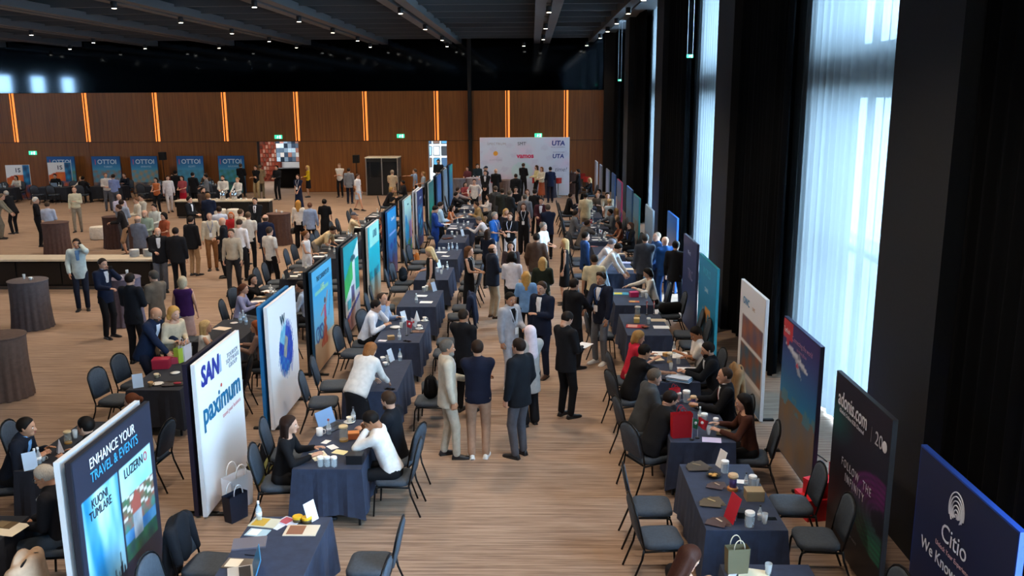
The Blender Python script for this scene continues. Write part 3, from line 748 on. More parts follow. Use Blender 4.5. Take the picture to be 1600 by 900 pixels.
def f_backdrop(u, v):
    c = mixc(hs('cfd6e6'), hs('c2cee2'), v); k = n2(u*1.6, v*1.2, 1.4, 2)
    c = mixc(c, hs('d4c4dc'), max(0, k-.55)*1.6)
    if n2(u*2.2, v*1.7, 2.1, 6) > .74 and .2 < v < .95: c = mixc(c, hs('b4b0cc'), .3)
    if math.hypot((u-.47)/.12, (v-.42)/.16) < 1: c = mixc(c, hs('a8e0d8'), .4)
    return c
def far_boards():
    b = panel(-.35, 46.0, -90, 4.62, 2.98, 'e4e6ea', f_backdrop, 'wide pale logo backdrop wall lettered UTA at the far end', t=.08, nx=90, ny=60)
    Y = -.014
    text('UTA', .34, '1f3a8c', b, (1.72, Y, 2.7), bold=.03, shear=.1); text('UTA', .3, '1f3a8c', b, (1.72, Y, 2.04), bold=.03, shear=.1); text('vamos', .34, 'd0205c', b, (.03, Y, 2.07), bold=.03); text('SMT', .24, '3a4258', b, (-.15, Y, 2.68))
    text('TRAVEL MANAGEMENT', .07, '5a6a92', b, (1.72, Y, 2.5)); text('SPECTRUM', .17, '9a8f9a', b, (-1.45, Y, 2.68), spacing=1.2); text('EGYPT TOURS', .1, '9aa0b4', b, (-1.5, Y, 1.86)); text('time!', .3, '5a5f86', b, (1.85, Y, 1.36), shear=.3)
    MB().lathe([(.12, -.002), (.12, .002)], 20).build('sun_logo', plain('e0a03c'), b).matrix_local = Matrix.Translation((-1.5, -.014, 2.2)) @ Matrix.Rotation(R(90), 4, 'X')
    MB().box(1.45, 2.05, -.016, -.012, 2.24, 2.255).build('rule', plain('3a4a7a'), b)
    for i, (x0, x1) in enumerate([(-26.33, -24.8), (-23.87, -22.3), (-21.74, -20.27), (-19.22, -17.76), (-16.96, -15.53)]):
        p = panel((x0+x1)/2, 47.8, -90, x1-x0, 2.0, '1f4a78', f_city('1d5fa6', '4aa0c8', ['5f8f6a', '9a7a70', 'b8906a', '4a86a0', '3f8a7a'][i]), 'blue OTTOI banner on the timber wall, %s from the left' % ORD[i+1], nx=30, ny=36)
        text('OTTOI', .34, 'd8ecf8', p, (.06, -.012, 1.72), bold=.015); text(['GREECE', 'TURKEY', 'EMIRATES', 'EGYPT', 'BALKANS'][i], .13, 'b8d8ec', p, (.1, -.012, 1.46))
        MB().box(-.02, .02, -.014, -.012, -.14, .14).build('logo_mark', plain('d8608a'), p, loc=(-.58, 0, 1.72))
    def f_ss(u, v):
        c = hs('eef0f2') if v > .62+.1*math.sin(u*3) else mixc(hs('e8863a'), hs('d0503a'), n2(u, v, 2))
        if v < .45: c = mixc(hs('3f6ab0'), hs('d8643a'), n2(u, v, 3, 2))
        if u > .7 and v > .4: c = mixc(hs('2f9ad0'), hs('20406a'), n2(u, v, 3))
        return c
    for (x, y), f, w, l in (((-26.36, 45.01), -80, 1.15, 'orange and white roll-up banner farthest left'), ((-25.13, 46.80), -75, 1.15, 'orange and white roll-up banner overlapping a blue wall banner')):
        p = panel(x, y, f, w, 1.75, 'e4e6e8', f_ss, l, feet=True, nx=30, ny=40); text('1S', .3, '24304a', p, (.0, -.012, 1.5), bold=.02)
far_boards()

# ------------------------------------------------------------------ people: smooth implicit bodies, polygonised
def surface(prims, vox):
    """prims: ('c', a, b, ra, rb, k[, axis, flat]) rounded cones blended smoothly; ('cut', p, n) keeps the side against n; ('sub', c, r, k)"""
    lo = np.full(3, 1e9); hi = -lo
    for p in prims:
        if p[0] == 'c':
            r = max(p[3], p[4])+.01
            for q in (p[1], p[2]): lo = np.minimum(lo, np.array(q)-r); hi = np.maximum(hi, np.array(q)+r)
    lo -= 2*vox; hi += 2*vox
    n = np.ceil((hi-lo)/vox).astype(int)+1
    ax = [lo[i]+vox*np.arange(n[i]) for i in range(3)]
    F = np.full(n, .5, np.float32)
    for p in prims:
        if p[0] == 'c':
            a = np.array(p[1], float); b = np.array(p[2], float); ra, rb, k = p[3], p[4], p[5]
            m = max(ra, rb)+k+.05
            i0 = np.maximum(0, np.floor((np.minimum(a, b)-m-lo)/vox).astype(int)); i1 = np.minimum(n, np.ceil((np.maximum(a, b)+m-lo)/vox).astype(int)+1)
            sl = tuple(slice(i0[i], i1[i]) for i in range(3))
            X, Y, Z = np.meshgrid(ax[0][sl[0]]-a[0], ax[1][sl[1]]-a[1], ax[2][sl[2]]-a[2], indexing='ij')
            ab = b-a
            if len(p) > 6 and p[6] is not None:
                f = p[6]; s = 1/p[7]-1; d = (X*f[0]+Y*f[1]+Z*f[2])*s; X = X+d*f[0]; Y = Y+d*f[1]; Z = Z+d*f[2]; ab = ab+f*(ab@f)*s
            L = ab@ab+1e-9; t = np.clip((X*ab[0]+Y*ab[1]+Z*ab[2])/L, 0, 1)
            D = np.sqrt((X-t*ab[0])**2+(Y-t*ab[1])**2+(Z-t*ab[2])**2)-(ra+t*(rb-ra))
            C = F[sl]; h = np.clip(.5+.5*(C-D)/k, 0, 1); F[sl] = C*(1-h)+D*h-k*h*(1-h)
        elif p[0] == 'cut':
            q, nn = np.array(p[1]), np.array(p[2])
            F = np.maximum(F, (ax[0][:, None, None]-q[0])*nn[0]+(ax[1][None, :, None]-q[1])*nn[1]+(ax[2][None, None, :]-q[2])*nn[2])
        elif p[0] == 'sub':
            q = np.array(p[1]); D = np.sqrt((ax[0][:, None, None]-q[0])**2+(ax[1][None, :, None]-q[1])**2+(ax[2][None, None, :]-q[2])**2)-p[2]
            k = p[3]; h = np.clip(.5-.5*(F+D)/k, 0, 1); F = F*(1-h)+(-D)*h+k*h*(1-h)
    # naive surface nets
    I = F < 0
    nx, ny, nz = F.shape
    off = [(0,0,0),(1,0,0),(0,1,0),(1,1,0),(0,0,1),(1,0,1),(0,1,1),(1,1,1)]
    cv = [F[o[0]:nx-1+o[0], o[1]:ny-1+o[1], o[2]:nz-1+o[2]] for o in off]
    cnt = sum((c < 0).astype(np.int8) for c in cv); act = (cnt > 0) & (cnt < 8)
    idx = np.full(act.shape, -1, np.int64); ids = np.argwhere(act); idx[act] = np.arange(len(ids))
    vals = np.stack([c[act] for c in cv], 1)
    P = np.zeros((len(ids), 3)); W = np.zeros(len(ids))
    for e0, e1 in ((0,1),(2,3),(4,5),(6,7),(0,2),(1,3),(4,6),(5,7),(0,4),(1,5),(2,6),(3,7)):
        v0, v1 = vals[:, e0], vals[:, e1]; m = (v0 < 0) != (v1 < 0)
        t = np.where(m, v0/(v0-v1+1e-12), 0)
        o0, o1 = np.array(off[e0]), np.array(off[e1])
        P += np.where(m[:, None], o0+(o1-o0)*t[:, None], 0); W += m
    P = (P/np.maximum(W, 1)[:, None]+ids)*vox+lo
    quads = []
    for d in range(3):
        A = [slice(1, -1)]*3; A[d] = slice(0, -1); B = list(A); B[d] = slice(1, None)
        s0 = I[tuple(A)]; s1 = I[tuple(B)]; x = np.argwhere(s0 != s1)
        if not len(x): continue
        base = x.copy()
        for q in range(3):
            if q != d: base[:, q] += 1
        u, v = (d+1) % 3, (d+2) % 3
        def cell(du, dv):
            c = base.copy(); c[:, u] -= du; c[:, v] -= dv; return idx[c[:, 0], c[:, 1], c[:, 2]]
        Q = np.stack([cell(1, 1), cell(0, 1), cell(0, 0), cell(1, 0)], 1)
        fl = s1[s0 != s1]; Q[fl] = Q[fl][:, ::-1]
        quads.append(Q)
    return P, np.concatenate(quads)
def np_mesh(name, V, Q, mats, mi=None, extra=None):
    """V, Q quads; extra: MB appended with its own material indices"""
    V = np.asarray(V); nv = len(V); faces = Q
    if extra and extra.v:
        me = bpy.data.meshes.new(name)
        me.from_pydata([tuple(p) for p in V]+extra.v, [], [tuple(q) for q in Q.tolist()]+[tuple(i+nv for i in f) for f in extra.f])
        m = (list(mi) if mi is not None else [0]*len(Q))+extra.m
    else:
        me = bpy.data.meshes.new(name); me.vertices.add(nv); me.vertices.foreach_set('co', V.astype(np.float32).ravel())
        k = len(Q); me.loops.add(k*4); me.loops.foreach_set('vertex_index', Q.astype(np.int32).ravel())
        me.polygons.add(k); me.polygons.foreach_set('loop_start', np.arange(k, dtype=np.int32)*4); me.polygons.foreach_set('loop_total', np.full(k, 4, np.int32))
        m = list(mi) if mi is not None else None
    for q in mats: me.materials.append(q)
    me.update(calc_edges=True)
    if m: me.polygons.foreach_set('material_index', m)
    me.polygons.foreach_set('use_smooth', [True]*len(me.polygons)); me.update(); return me
def V3(*a): return np.array(a, float)
def unit(v): return v/(np.linalg.norm(v)+1e-9)

# head templates in head space: origin between the eyes' depth, +Y face, +Z up
def head_prims(fem):
    j = .9 if fem else 1.0
    return [('c', V3(0,-.016,.03), V3(0,-.010,.032), .088, .088, .01, V3(1,0,0), .86),
            ('c', V3(0,.01,.03), V3(0,.02,.0), .078, .072, .03, V3(1,0,0), .9),
            ('c', V3(0,.02,-.03), V3(0,.028,-.066), .06*j, .046*j, .03), ('c', V3(-.018*j,.066,-.085), V3(.018*j,.066,-.085), .019*j, .019*j, .02),
            ('c', V3(-.03,.078,.022), V3(.03,.078,.022), .011, .011, .015), ('sub', V3(-.031,.101,.0), .014, .012), ('sub', V3(.031,.101,.0), .014, .012),
            ('c', V3(0,.09,.006), V3(0,.107,-.032), .008, .0125, .012), ('c', V3(-.012,.092,-.034), V3(.012,.092,-.034), .009, .009, .008),
            ('c', V3(-.018,.083,-.06), V3(.018,.083,-.06), .009, .009, .008),
            ('c', V3(-.079,-.012,.012), V3(-.079,-.006,-.02), .016, .011, .006, V3(1,0,0), .55), ('c', V3(.079,-.012,.012), V3(.079,-.006,-.02), .016, .011, .006, V3(1,0,0), .55),
            ('c', V3(0,-.022,-.03), V3(0,-.030,-.10), .052*j, .05*j, .03)]
HEADS = {}
def head(fem, fine):
    k = (fem, fine)
    if k not in HEADS:
        V, Q = surface(head_prims(fem), .0095 if fine else .018)
        e = MB()
        for s in (-1, 1):
            e.mi = 1; e.ell((s*.031, .083, .0), (.0135, .008, .0085), 8, 5)
            e.mi = 2; e.ell((s*.031, .0885, .0), (.0065, .004, .0065), 6, 4)
            e.tube([(s*.014, .089, .02), (s*.032, .091, .025), (s*.05, .08, .019)], .0042, 5, .003)
        e.mi = 3; e.tube([(-.022, .0885, -.058), (-.008, .094, -.056), (.008, .094, -.056), (.022, .0885, -.058)], .0045, 5); e.tube([(-.018, .089, -.065), (0, .094, -.066), (.018, .089, -.065)], .0045, 5)
        HEADS[k] = (V, Q, e)
    return HEADS[k]
HAIR = {}
def hair_mesh(style, fine):
    k = (style, fine)
    if k in HAIR: return HAIR[k]
    skull = [('c', V3(0,-.016,.034), V3(0,-.012,.036), .099, .099, .01, V3(1,0,0), .87), ('c', V3(0,.005,.04), V3(0,.012,.03), .088, .08, .02, V3(1,0,0), .92)]
    face = ('cut', V3(0,.07,.068), unit(V3(0, 1, -.78))); nape = ('cut', V3(0,0,-.075), V3(0,0,-1))
    v = .012 if fine else .02
    def strands(side, back, low, w=.07):
        return [('c', V3(0,-.075,.02), V3(0,-.085,back), w+.012, w, .03, V3(0,1,0), .6), ('c', V3(-side,-.03,.02), V3(-side,-.035,low), .034, .026, .02), ('c', V3(side,-.03,.02), V3(side,-.035,low), .034, .026, .02)]
    P = {'short': skull+[face, nape], 'buzz': [('c', V3(0,-.016,.032), V3(0,-.012,.034), .0945, .0945, .01, V3(1,0,0), .87), face, nape],
         'fringe': [('c', V3(0,-.02,.02), V3(0,-.02,.0), .096, .09, .01, V3(1,0,0), .90), ('cut', V3(0,0,.045), V3(0,0,1)), ('cut', V3(0,.015,0), V3(0,1,0)), nape],
         'quiff': skull+[('c', V3(-.04,.05,.105), V3(.04,.05,.105), .03, .03, .03), face, nape],
         'bob': skull+[face]+strands(.072, -.07, -.07), 'long': skull+[face]+strands(.074, -.25, -.2), 'mid': skull+[face]+strands(.073, -.15, -.13),
         'bun': skull+[face, nape, ('c', V3(0,-.12,.05), V3(0,-.125,.05), .042, .042, .02)], 'pony': skull+[face, nape, ('c', V3(0,-.11,.03), V3(0,-.14,-.16), .035, .024, .02)],
         'curly': [('c', V3(0,-.02,.04), V3(0,-.02,.05), .115, .112, .02, V3(1,0,0), .95), ('cut', V3(0,.07,.075), unit(V3(0,1,-.7)))]+[('c', V3(.1*math.sin(a*1.26), -.04+.03*math.cos(a*2), -.02+.03*math.sin(a*3)), V3(.1*math.sin(a*1.26), -.05, -.06), .035, .03, .02) for a in range(-2, 3)],
         'scarf': [('c', V3(0,-.02,.03), V3(0,-.015,.03), .109, .109, .01, V3(1,0,0), .9), ('cut', V3(0,.06,.0), V3(0,1,0)), ('c', V3(0,-.03,-.05), V3(0,-.03,-.2), .085, .105, .03), ('c', V3(0,-.08,-.05), V3(0,-.10,-.34), .085, .10, .03, V3(0,1,0), .6)],
         'cap': [('c', V3(0,-.016,.04), V3(0,-.012,.042), .101, .101, .01, V3(1,0,0), .88), ('cut', V3(0,0,.03), V3(0,0,-1)), ('c', V3(0,.09,.04), V3(0,.13,.03), .06, .05, .02, V3(0,0,1), .2)],
         'beard': [('c', V3(0,.022,-.03), V3(0,.03,-.072), .066, .052, .02), ('c', V3(-.018,.068,-.088), V3(.018,.068,-.088), .024, .024, .02), ('cut', V3(0,.02,-.036), unit(V3(0,-.25,1))), ('cut', V3(0,-.005,0), V3(0,-1,0))]}[style]
    V, Q = surface(P, v if style != 'beard' else .01)
    me = np_mesh('hair_'+style, V, Q, [plain('20160f', .7)]); HAIR[k] = me; return me
def hair_mat(c): return mat('hair_'+c, c, .6, noise=.3, scale=30, stretch=(6, 6, 1), bump=.2, spec=.15)
SKIN = {'l': 'c99a80', 'm': 'b98566', 't': 'a6704f', 'p': 'd6ab94'}
def skin(k): return mat('skin_'+k, SKIN[k], .55, noise=.06, scale=20)
EYEW = plain('e8e4de', .3); EYED = plain('1c1512', .3); LIP = plain('a05a50', .5)
def hand_mb(side, curl):
    """wrist at origin, +Y fingers, +Z back of hand; left hand has its thumb at +X"""
    b = MB(); t = 1 if side < 0 else -1
    rs = []
    for y, w, h in ((-.02, .024, .02), (.015, .029, .018), (.05, .04, .016), (.085, .042, .013), (.1, .036, .009)):
        rs.append([(w*math.cos(2*math.pi*j/8), y, h*math.sin(2*math.pi*j/8)) for j in range(8)])
    b.rings(rs)
    for i, (x, l) in enumerate(((.031, .068), (.0105, .078), (-.0105, .073), (-.031, .056))):
        x *= t; c = curl*(1+.12*i); p = Vector((x, .088, 0)); pts = [p]; a = .15*c
        for s, f in ((.45, .55), (.3, 1.0), (.25, 1.0)):
            a += c*f*.9; p = p+Vector((x*.04, l*s*math.cos(a), -l*s*math.sin(a))); pts.append(p)
        b.tube(pts, .0092, 6, .0068)
    b.tube([(t*.026, .015, -.006), (t*.048, .045, -.012), (t*.054, .07, -.02-.01*curl), (t*.05, .09, -.026-.02*curl)], .0125, 6, .008)
    return b
HANDS = {(s, c): hand_mb(s, {0: .25, 1: .75}[c]) for s in (-1, 1) for c in (0, 1)}
def shoe_mesh(kind):
    b = MB(); rs = []
    S = {'shoe': ((-.075, .028, .03), (-.06, .036, .075), (0, .036, .085), (.05, .042, .07), (.11, .046, .052), (.165, .04, .042), (.2, .022, .03)),
         'heel': ((-.07, .022, .06), (-.055, .028, .085), (0, .026, .06), (.05, .034, .045), (.1, .036, .036), (.145, .026, .03), (.17, .012, .02))}[kind]
    for y, w, h in S:
        rs.append([(w*math.cos(q)*(1 if math.sin(q) < 0 else .85), y, max(.004, h*.5+h*.5*math.sin(q)*1.0)) for q in [2*math.pi*j/12+.26 for j in range(12)]])
    b.rings(rs[::-1]); b.mi = 1
    sole = [[(w*1.04*s, y, z) for s, z in ((-1, .0), (1, .0), (1, .016), (-1, .016))] for y, w, h in S]
    b.rings(sole[::-1]); return b
SHOES = {}
def shoe(kind, c, sole):
    k = (kind, c, sole)
    if k not in SHOES: SHOES[k] = shoe_mesh(kind).mesh('shoe', [plain(c, .4), plain(sole, .6)], True)
    return SHOES[k]
def ik(a, t, l1, l2, hint):
    d = t-a; D = np.linalg.norm(d); mx = (l1+l2)*.995
    if D > mx: t = a+d/D*mx; d = t-a; D = mx
    D = max(D, abs(l1-l2)+.02); u = unit(d); x = (l1*l1-l2*l2+D*D)/(2*D); h = math.sqrt(max(0, l1*l1-x*x))
    n = hint-u*(hint@u); return a+u*x+unit(n)*h, t
ARM = {'down': (.25, .05, .80), 'pocket': (.22, .10, .93), 'chest': (.06, .24, 1.20), 'fold': (-.10, .21, 1.15), 'hold': (.09, .27, 1.12), 'face': (.05, .16, 1.50), 'phone': (.095, .07, 1.58),
       'back': (.06, -.19, .96), 'point': (.38, .55, 1.36), 'shake': (.05, .50, 1.02), 'front': (.05, .22, .86), 'table': (.14, .40, .82), 'out': (.10, .66, .82), 'lap': (.08, .32, .70), 'chin': (.04, .30, 1.06), 'low': (.26, .16, .86), 'reach': (.13, .50, .86), 'hang': (.2, .12, .78)}
PEOPLE = []
SEATED = []
def person(head_xy, ang, label, pose='stand', h=1.75, fem=False, top=('jacket', '1c1f27'), low=('trousers', '1a1b20'), hair=('short', '20160f'), sk='l', arms=('down', 'down'), lean=0, look=(0, 0), shirt=None, tie=None, shoes=('shoe', '17161a', '0e0e10'), beard=None, extra=(), bulk=1.0, fine=True, feet=None, step=0, root_z=0, seat=True, side=0, lie=None):
    s = h/1.75; fs = .94 if fem else 1.0; X, Y, Z = V3(1,0,0), V3(0,1,0), V3(0,0,1)
    vox = .022 if fine else .036
    sit = pose in ('sit', 'perch')
    P = V3(0, 0, .95*s) if not sit else V3(0, 0, .555 if pose == 'sit' else .80)
    if pose == 'stand' and lean > 12: P = P+V3(0, -.12*math.sin(R(lean)), -.02)
    th = R(lean); sd = R(side); u = unit(V3(math.sin(sd), math.sin(th), math.cos(th)*math.cos(sd))); f = unit(Y-u*(Y@u)); r = np.cross(f, u)
    f = np.cross(u, r)
    T = lambda a, b, c: P+r*a*s+f*b*s+u*c*s
    # joints
    hips = {-1: P+r*-.092*s-u*.03*s, 1: P+r*.092*s-u*.03*s}
    if sit:
        fy = .42 if pose == 'sit' else .30
        ft = {-1: V3(-.12, fy, .075), 1: V3(.12, fy+.05, .075)}
        if pose == 'perch': ft = {-1: V3(-.1, .3, .3), 1: V3(.1, .34, .3)}
    else: ft = {-1: V3(-.1*fs, .0-step*.5, .075), 1: V3(.1*fs, .02+step*.5, .075)}
    if feet: ft = {-1: V3(*feet[0]), 1: V3(*feet[1])}
    leg = {}
    for q in (-1, 1):
        k, a = ik(hips[q], ft[q], .43*s, .425*s, Y*1.0+Z*.15+X*q*.12); leg[q] = (hips[q], k, a)
    sw = .178*fs
    sh = {q: T(q*sw, -.01, .475) for q in (-1, 1)}
    arm = {}
    for q, nm in zip((-1, 1), arms):
        t = V3(*ARM[nm]) if isinstance(nm, str) else V3(*nm)
        if isinstance(nm, str): t = V3(t[0]*q, t[1], t[2])
        if isinstance(nm, str) and not sit and nm not in ('table', 'out', 'lap', 'reach'):
            t = V3(t[0], t[1], t[2]*s)
            if lean > 12 and nm != 'hang': t = t+V3(0, .54*math.sin(th), -.5*(1-math.cos(th)))
        hint = -Y*.6-Z*.8+X*q*.55 if nm not in ('phone', 'face', 'chin') else -Z+X*q*.7+Y*.25
        e, w = ik(sh[q], t, .285*s, .25*s, hint); arm[q] = (sh[q], e, w)
    nb = T(0, -.005, .53); hy, hp = R(look[0]), R(look[1])
    hf = unit(Y*math.cos(hy)*math.cos(hp)+X*math.sin(hy)*math.cos(hp)+Z*math.sin(hp)+ f*.0)
    hr = unit(np.cross(hf, Z)); hu = np.cross(hr, hf)
    HC = nb+u*.075*s+Z*.052*s+f*.02*s
    hs_ = s*1.0
    M = np.stack([hr, hf, hu], 1)*hs_
    # body (skin)
    b = bulk*fs
    body = [('c', T(0, 0, .0), T(0, 0, .18), .135*b, .115*b, .04, f, .68), ('c', T(0, 0, .18), T(0, 0, .40), .115*b, .145*b, .05, f, .62),
            ('c', T(-sw*.8, -.01, .46), T(sw*.8, -.01, .455), .038, .038, .05), ('c', T(0, -.01, .46), HC-hu*.08*s-hf*.02*s, .058*fs, .052*fs, .03)]
    for q in (-1, 1):
        A = arm[q]; body += [('c', A[0], A[1], .046*fs*s, .038*fs*s, .02), ('c', A[1], A[2], .038*fs*s, .024*fs*s, .01)]
        L = leg[q]; body += [('c', L[0], L[1], .074*fs*s, .05*fs*s, .02), ('c', L[1], L[1]+(L[2]-L[1])*.4, .05*fs*s, .05*fs*s, .01), ('c', L[1]+(L[2]-L[1])*.4, L[2], .05*fs*s, .032*fs*s, .01)]
    V, Q = surface(body, .027 if fine else .04)
    hV, hQ, hE = head(fem, fine)
    Vh = hV@M.T+HC; Q = np.concatenate([Q, hQ+len(V)]); V = np.concatenate([V, Vh])
    ex = MB()
    ex.v = [tuple(V3(*p)@M.T+HC) for p in hE.v]; ex.f = list(hE.f); ex.m = list(hE.m)
    for q in (-1, 1):
        A = arm[q]; fw = unit(A[2]-A[1]); out = X*q
        bk = Z*math.hypot(fw[0], fw[1])+out*abs(fw[2]); bk = unit(bk-fw*(bk@fw)); rx = np.cross(fw, bk)
        hm = np.stack([rx, fw, bk], 1)*s*fs; H_ = HANDS[(q, 1 if arms[0 if q < 0 else 1] in ('fold', 'hold', 'face', 'phone', 'chin', 'down') else 0)]
        ex.mi = 0; ex.add([tuple(V3(*p)@hm.T+A[2]) for p in H_.v], H_.f)
    rz = R(ang-90); c_, s_ = math.cos(rz), math.sin(rz)
    ox, oy = HC[0]*c_-HC[1]*s_, HC[0]*s_+HC[1]*c_
    me = np_mesh('person', V, Q, [skin(sk), EYEW, EYED, LIP], None, ex)
    o = link('person', me, None, (head_xy[0]-ox, head_xy[1]-oy, root_z), rz); tag(o, label, 'person')
    # clothing
    def wear(name, prims, c, v=None):
        V, Q = surface(prims, v or vox); return link(name, np_mesh(name, V, Q, [cloth(c)]), o)
    kind, tc = top[0], top[1]
    def torso(g, hem, wf):
        q = b; return [('c', T(0, .0, hem), T(0, 0, .0), (.148+g+wf)*q, (.143+g)*q, .04, f, .72), ('c', T(0, .01*bulk, .0), T(0, .01*(bulk-1)*6, .2), (.143+g)*q, (.128+g)*q*bulk**.6, .05, f, .70), ('c', T(0, 0, .18), T(0, 0, .38), (.128+g)*q, (.150+g)*q, .05, f, .66)]
    sleeves = {'jacket': 1.93, 'shirt': 1.93, 'sweater': 1.93, 'blouse': 1.9, 'polo': .62, 'tee': .6, 'vest': 1.93, 'tank': 0, 'dress': 0, 'dress_s': .6, 'dress_l': 1.9, 'coat': 1.93}[kind]
    hem = {'jacket': -.15, 'shirt': -.02, 'sweater': -.08, 'blouse': -.08, 'polo': -.09, 'tee': -.09, 'vest': -.06, 'tank': -.06, 'dress': -.05, 'dress_s': -.05, 'dress_l': -.05, 'coat': -.34}[kind]
    if sit: hem = max(hem, -.09)
    g = {'jacket': .022, 'coat': .026, 'sweater': .018, 'vest': .012}.get(kind, .013)
    pr = torso(g, hem, .012 if kind in ('jacket', 'coat') else 0)
    pr += [('cut', T(0, 0, hem-.02), -u)]
    pr += [('c', T(0, -.01, .475), T(q_*sw*.84, -.01, .452), .056+g, .05+g, .05) for q_ in (-1, 1)]
    if kind not in ('tank', 'dress', 'blouse'): pr += [('c', T(0, -.012, .47), T(0, -.02, .52), .072*fs+g, .052*fs+g, .03)]
    nd = {'tank': .012, 'dress': .012, 'blouse': .03}.get(kind, .0)
    if nd: pr += [('cut', T(0, 0, .53-nd), u)]
    if sleeves:
        for q in (-1, 1):
            A = arm[q]; r0 = (.05*fs+g)*s; r1 = (.041*fs+g*.8)*s; r2 = (.031*fs+g*.75)*s
            if sleeves < 1: pr += [('c', A[0], A[0]+(A[1]-A[0])*sleeves*1.2, r0, r1+.008, .04)]
            else: pr += [('c', A[0], A[1], r0, r1, .04), ('c', A[1], A[1]+(A[2]-A[1])*(sleeves-1), r1, r2, .02)]
    if kind.startswith('dress'):
        pr += skirt_prims(P, leg, u, f, s, fs, .55 if len(top) < 3 else top[2], sit)
    name = {'tee': 'tee_shirt', 'polo': 'polo_shirt', 'dress_s': 'dress', 'dress_l': 'dress', 'vest': 'shirt', 'tank': 'tank_top'}.get(kind, kind)
    wear(name, pr, tc)
    if not kind.startswith('dress'):
        if low[0] in ('trousers', 'shorts', 'wide'):
            wd = {'trousers': (.092, .068, .056), 'wide': (.1, .085, .085), 'shorts': (.095, .075, .06)}[low[0]]
            tp = [('c', T(0, 0, .0), T(0, 0, .06), .148*b, .14*b, .04, f, .74)]
            for q in (-1, 1):
                L = leg[q]; end = L[1]+(L[2]-L[1])*(.97 if low[0] != 'shorts' else .1)
                tp += [('c', L[0], L[1], wd[0]*s*bulk**.5, wd[1]*s, .025), ('c', L[1], end, wd[1]*s, wd[2]*s, .02)]
            wear('trousers', tp, low[1])
        else:
            wear('skirt', [('c', T(0, 0, .06), T(0, 0, -.02), .13*b, .15*b, .03, f, .75)]+skirt_prims(P, leg, u, f, s, fs, low[2] if len(low) > 2 else .6, sit), low[1])
    # shirt front / collar / tie / lanyard
    def plate(name, hw0, hw1, z0, z1, g2, c):
        q = [('c', T(0, .01*(bulk-1)*6, .2), T(0, 0, .38), (.128+g2)*b*bulk**.6, (.150+g2)*b, .05, f, .66), ('c', T(-sw*.5, -.01, .45), T(sw*.5, -.01, .45), .05+g2, .05+g2, .05), ('c', T(0, -.012, .47), T(0, -.02, .52), .073*fs+g2, .053*fs+g2, .03),
             ('cut', T(0, .02, 0), -f), ('cut', T(0, 0, z0), -u), ('cut', T(0, 0, z1), u)]
        k = (hw1-hw0)/(z1-z0)
        for sg in (-1, 1):
            n = unit(r*sg-u*k); q.append(('cut', T(sg*hw0, 0, z0), n))
        try: return wear(name, q, c, min(vox, .017))
        except Exception: return None
    if shirt:
        plate('shirt', .03, .06, .08, .52, g+.007, shirt)
        n0 = nb+u*.015*s; MB().rings([[tuple(n0+(r*math.cos(q)+f*math.sin(q)*.95)*rr*s*fs+u*zz*s) for q in [2*math.pi*j/14 for j in range(14)]] for rr, zz in ((.078, -.03), (.066, .02), (.06, .02), (.064, -.03))], False, False).build('collar', cloth(shirt), o, True)
    if tie: plate('tie', .022, .018, .10, .50, g+.014, tie)
    if 'lanyard' in extra or 'badge' in extra:
        fr = (.115+g)*b
        pts = [T(q, .035+.5*fr*w_, z) for q, w_, z in ((-.065, 0, .53), (-.075, 1.2, .46), (-.05, 1.45, .36), (0, 1.62, .2))]
        lb = MB()
        lb.tube(pts, .007, 5); lb.tube([T(-q, .035+.5*fr*w_, z) for q, w_, z in ((-.065, 0, .53), (-.075, 1.2, .46), (-.05, 1.45, .36), (0, 1.62, .2))], .007, 5)
        ln = lb.build('lanyard', plain('dfe6f2' if 'badge' in extra else '2a5fa8'), o, True)
        bd = MB(); cpt = T(0, .035+.82*fr+.02, .13)
        bd.rings([[tuple(cpt+r*x*s+u*z*s+f*y_) for x, z in rrect(.085, .12, .012, 2)] for y_ in (0, .004)]); bd.build('badge', plain('f2f3f5'), ln)
    if 'glasses' in extra:
        gm = MB()
        for q in (-1, 1):
            gm.tube([tuple(V3(q*.033+.021*math.cos(a), .104, .002+.016*math.sin(a))@M.T+HC) for a in [2*math.pi*i/10 for i in range(11)]], .0022, 4)
            gm.tube([tuple(V3(q*.052, .102, .004)@M.T+HC), tuple(V3(q*.082, .0, .008)@M.T+HC)], .002, 4)
        gm.tube([tuple(V3(-.012, .104, .004)@M.T+HC), tuple(V3(.012, .104, .004)@M.T+HC)], .002, 4); gm.build('eyeglasses', plain('1a1a1c', .3), o)
    # hair, beard, shoes
    ml = Matrix([[*M[i], HC[i]] for i in range(3)]+[[0, 0, 0, 1]])
    def hairy(nm, style, c):
        q = link(nm, hair_mesh(style, fine), o); q.matrix_local = ml
        q.material_slots[0].link = 'OBJECT'; q.material_slots[0].material = hair_mat(c) if nm != 'headscarf' and nm != 'cap' else cloth(c)
    if hair: hairy({'scarf': 'headscarf', 'cap': 'cap'}.get(hair[0], 'hair'), *hair[:2])
    if beard: hairy('beard', 'beard', beard)
    if shoes:
        for q in (-1, 1):
            A = leg[q][2]; k = link('shoe', shoe(*shoes), o); k.location = (A[0], A[1]+.005, max(0, A[2]-.075)); k.rotation_euler = (0, 0, -q*.16); k.scale = (s, s, s)
    wl = o.matrix_world
    def world(p): return (o.location.x+p[0]*c_-p[1]*s_, o.location.y+p[0]*s_+p[1]*c_, root_z+p[2])
    PEOPLE.append((o.location.x, o.location.y))
    if pose == 'sit' and seat:
        SEATED.append((o.location.x, o.location.y)); ch = chair(o.location.x-(-s_)*.03, o.location.y-c_*.03, ang, 'chair occupied by the '+label)
        w_ = ch['label'].split()
        if len(w_) > 16: ch['label'] = ' '.join(w_[:16])
    return {'lh': world(arm[-1][2]), 'rh': world(arm[1][2]), 'o': o, 'hc': world(HC)}
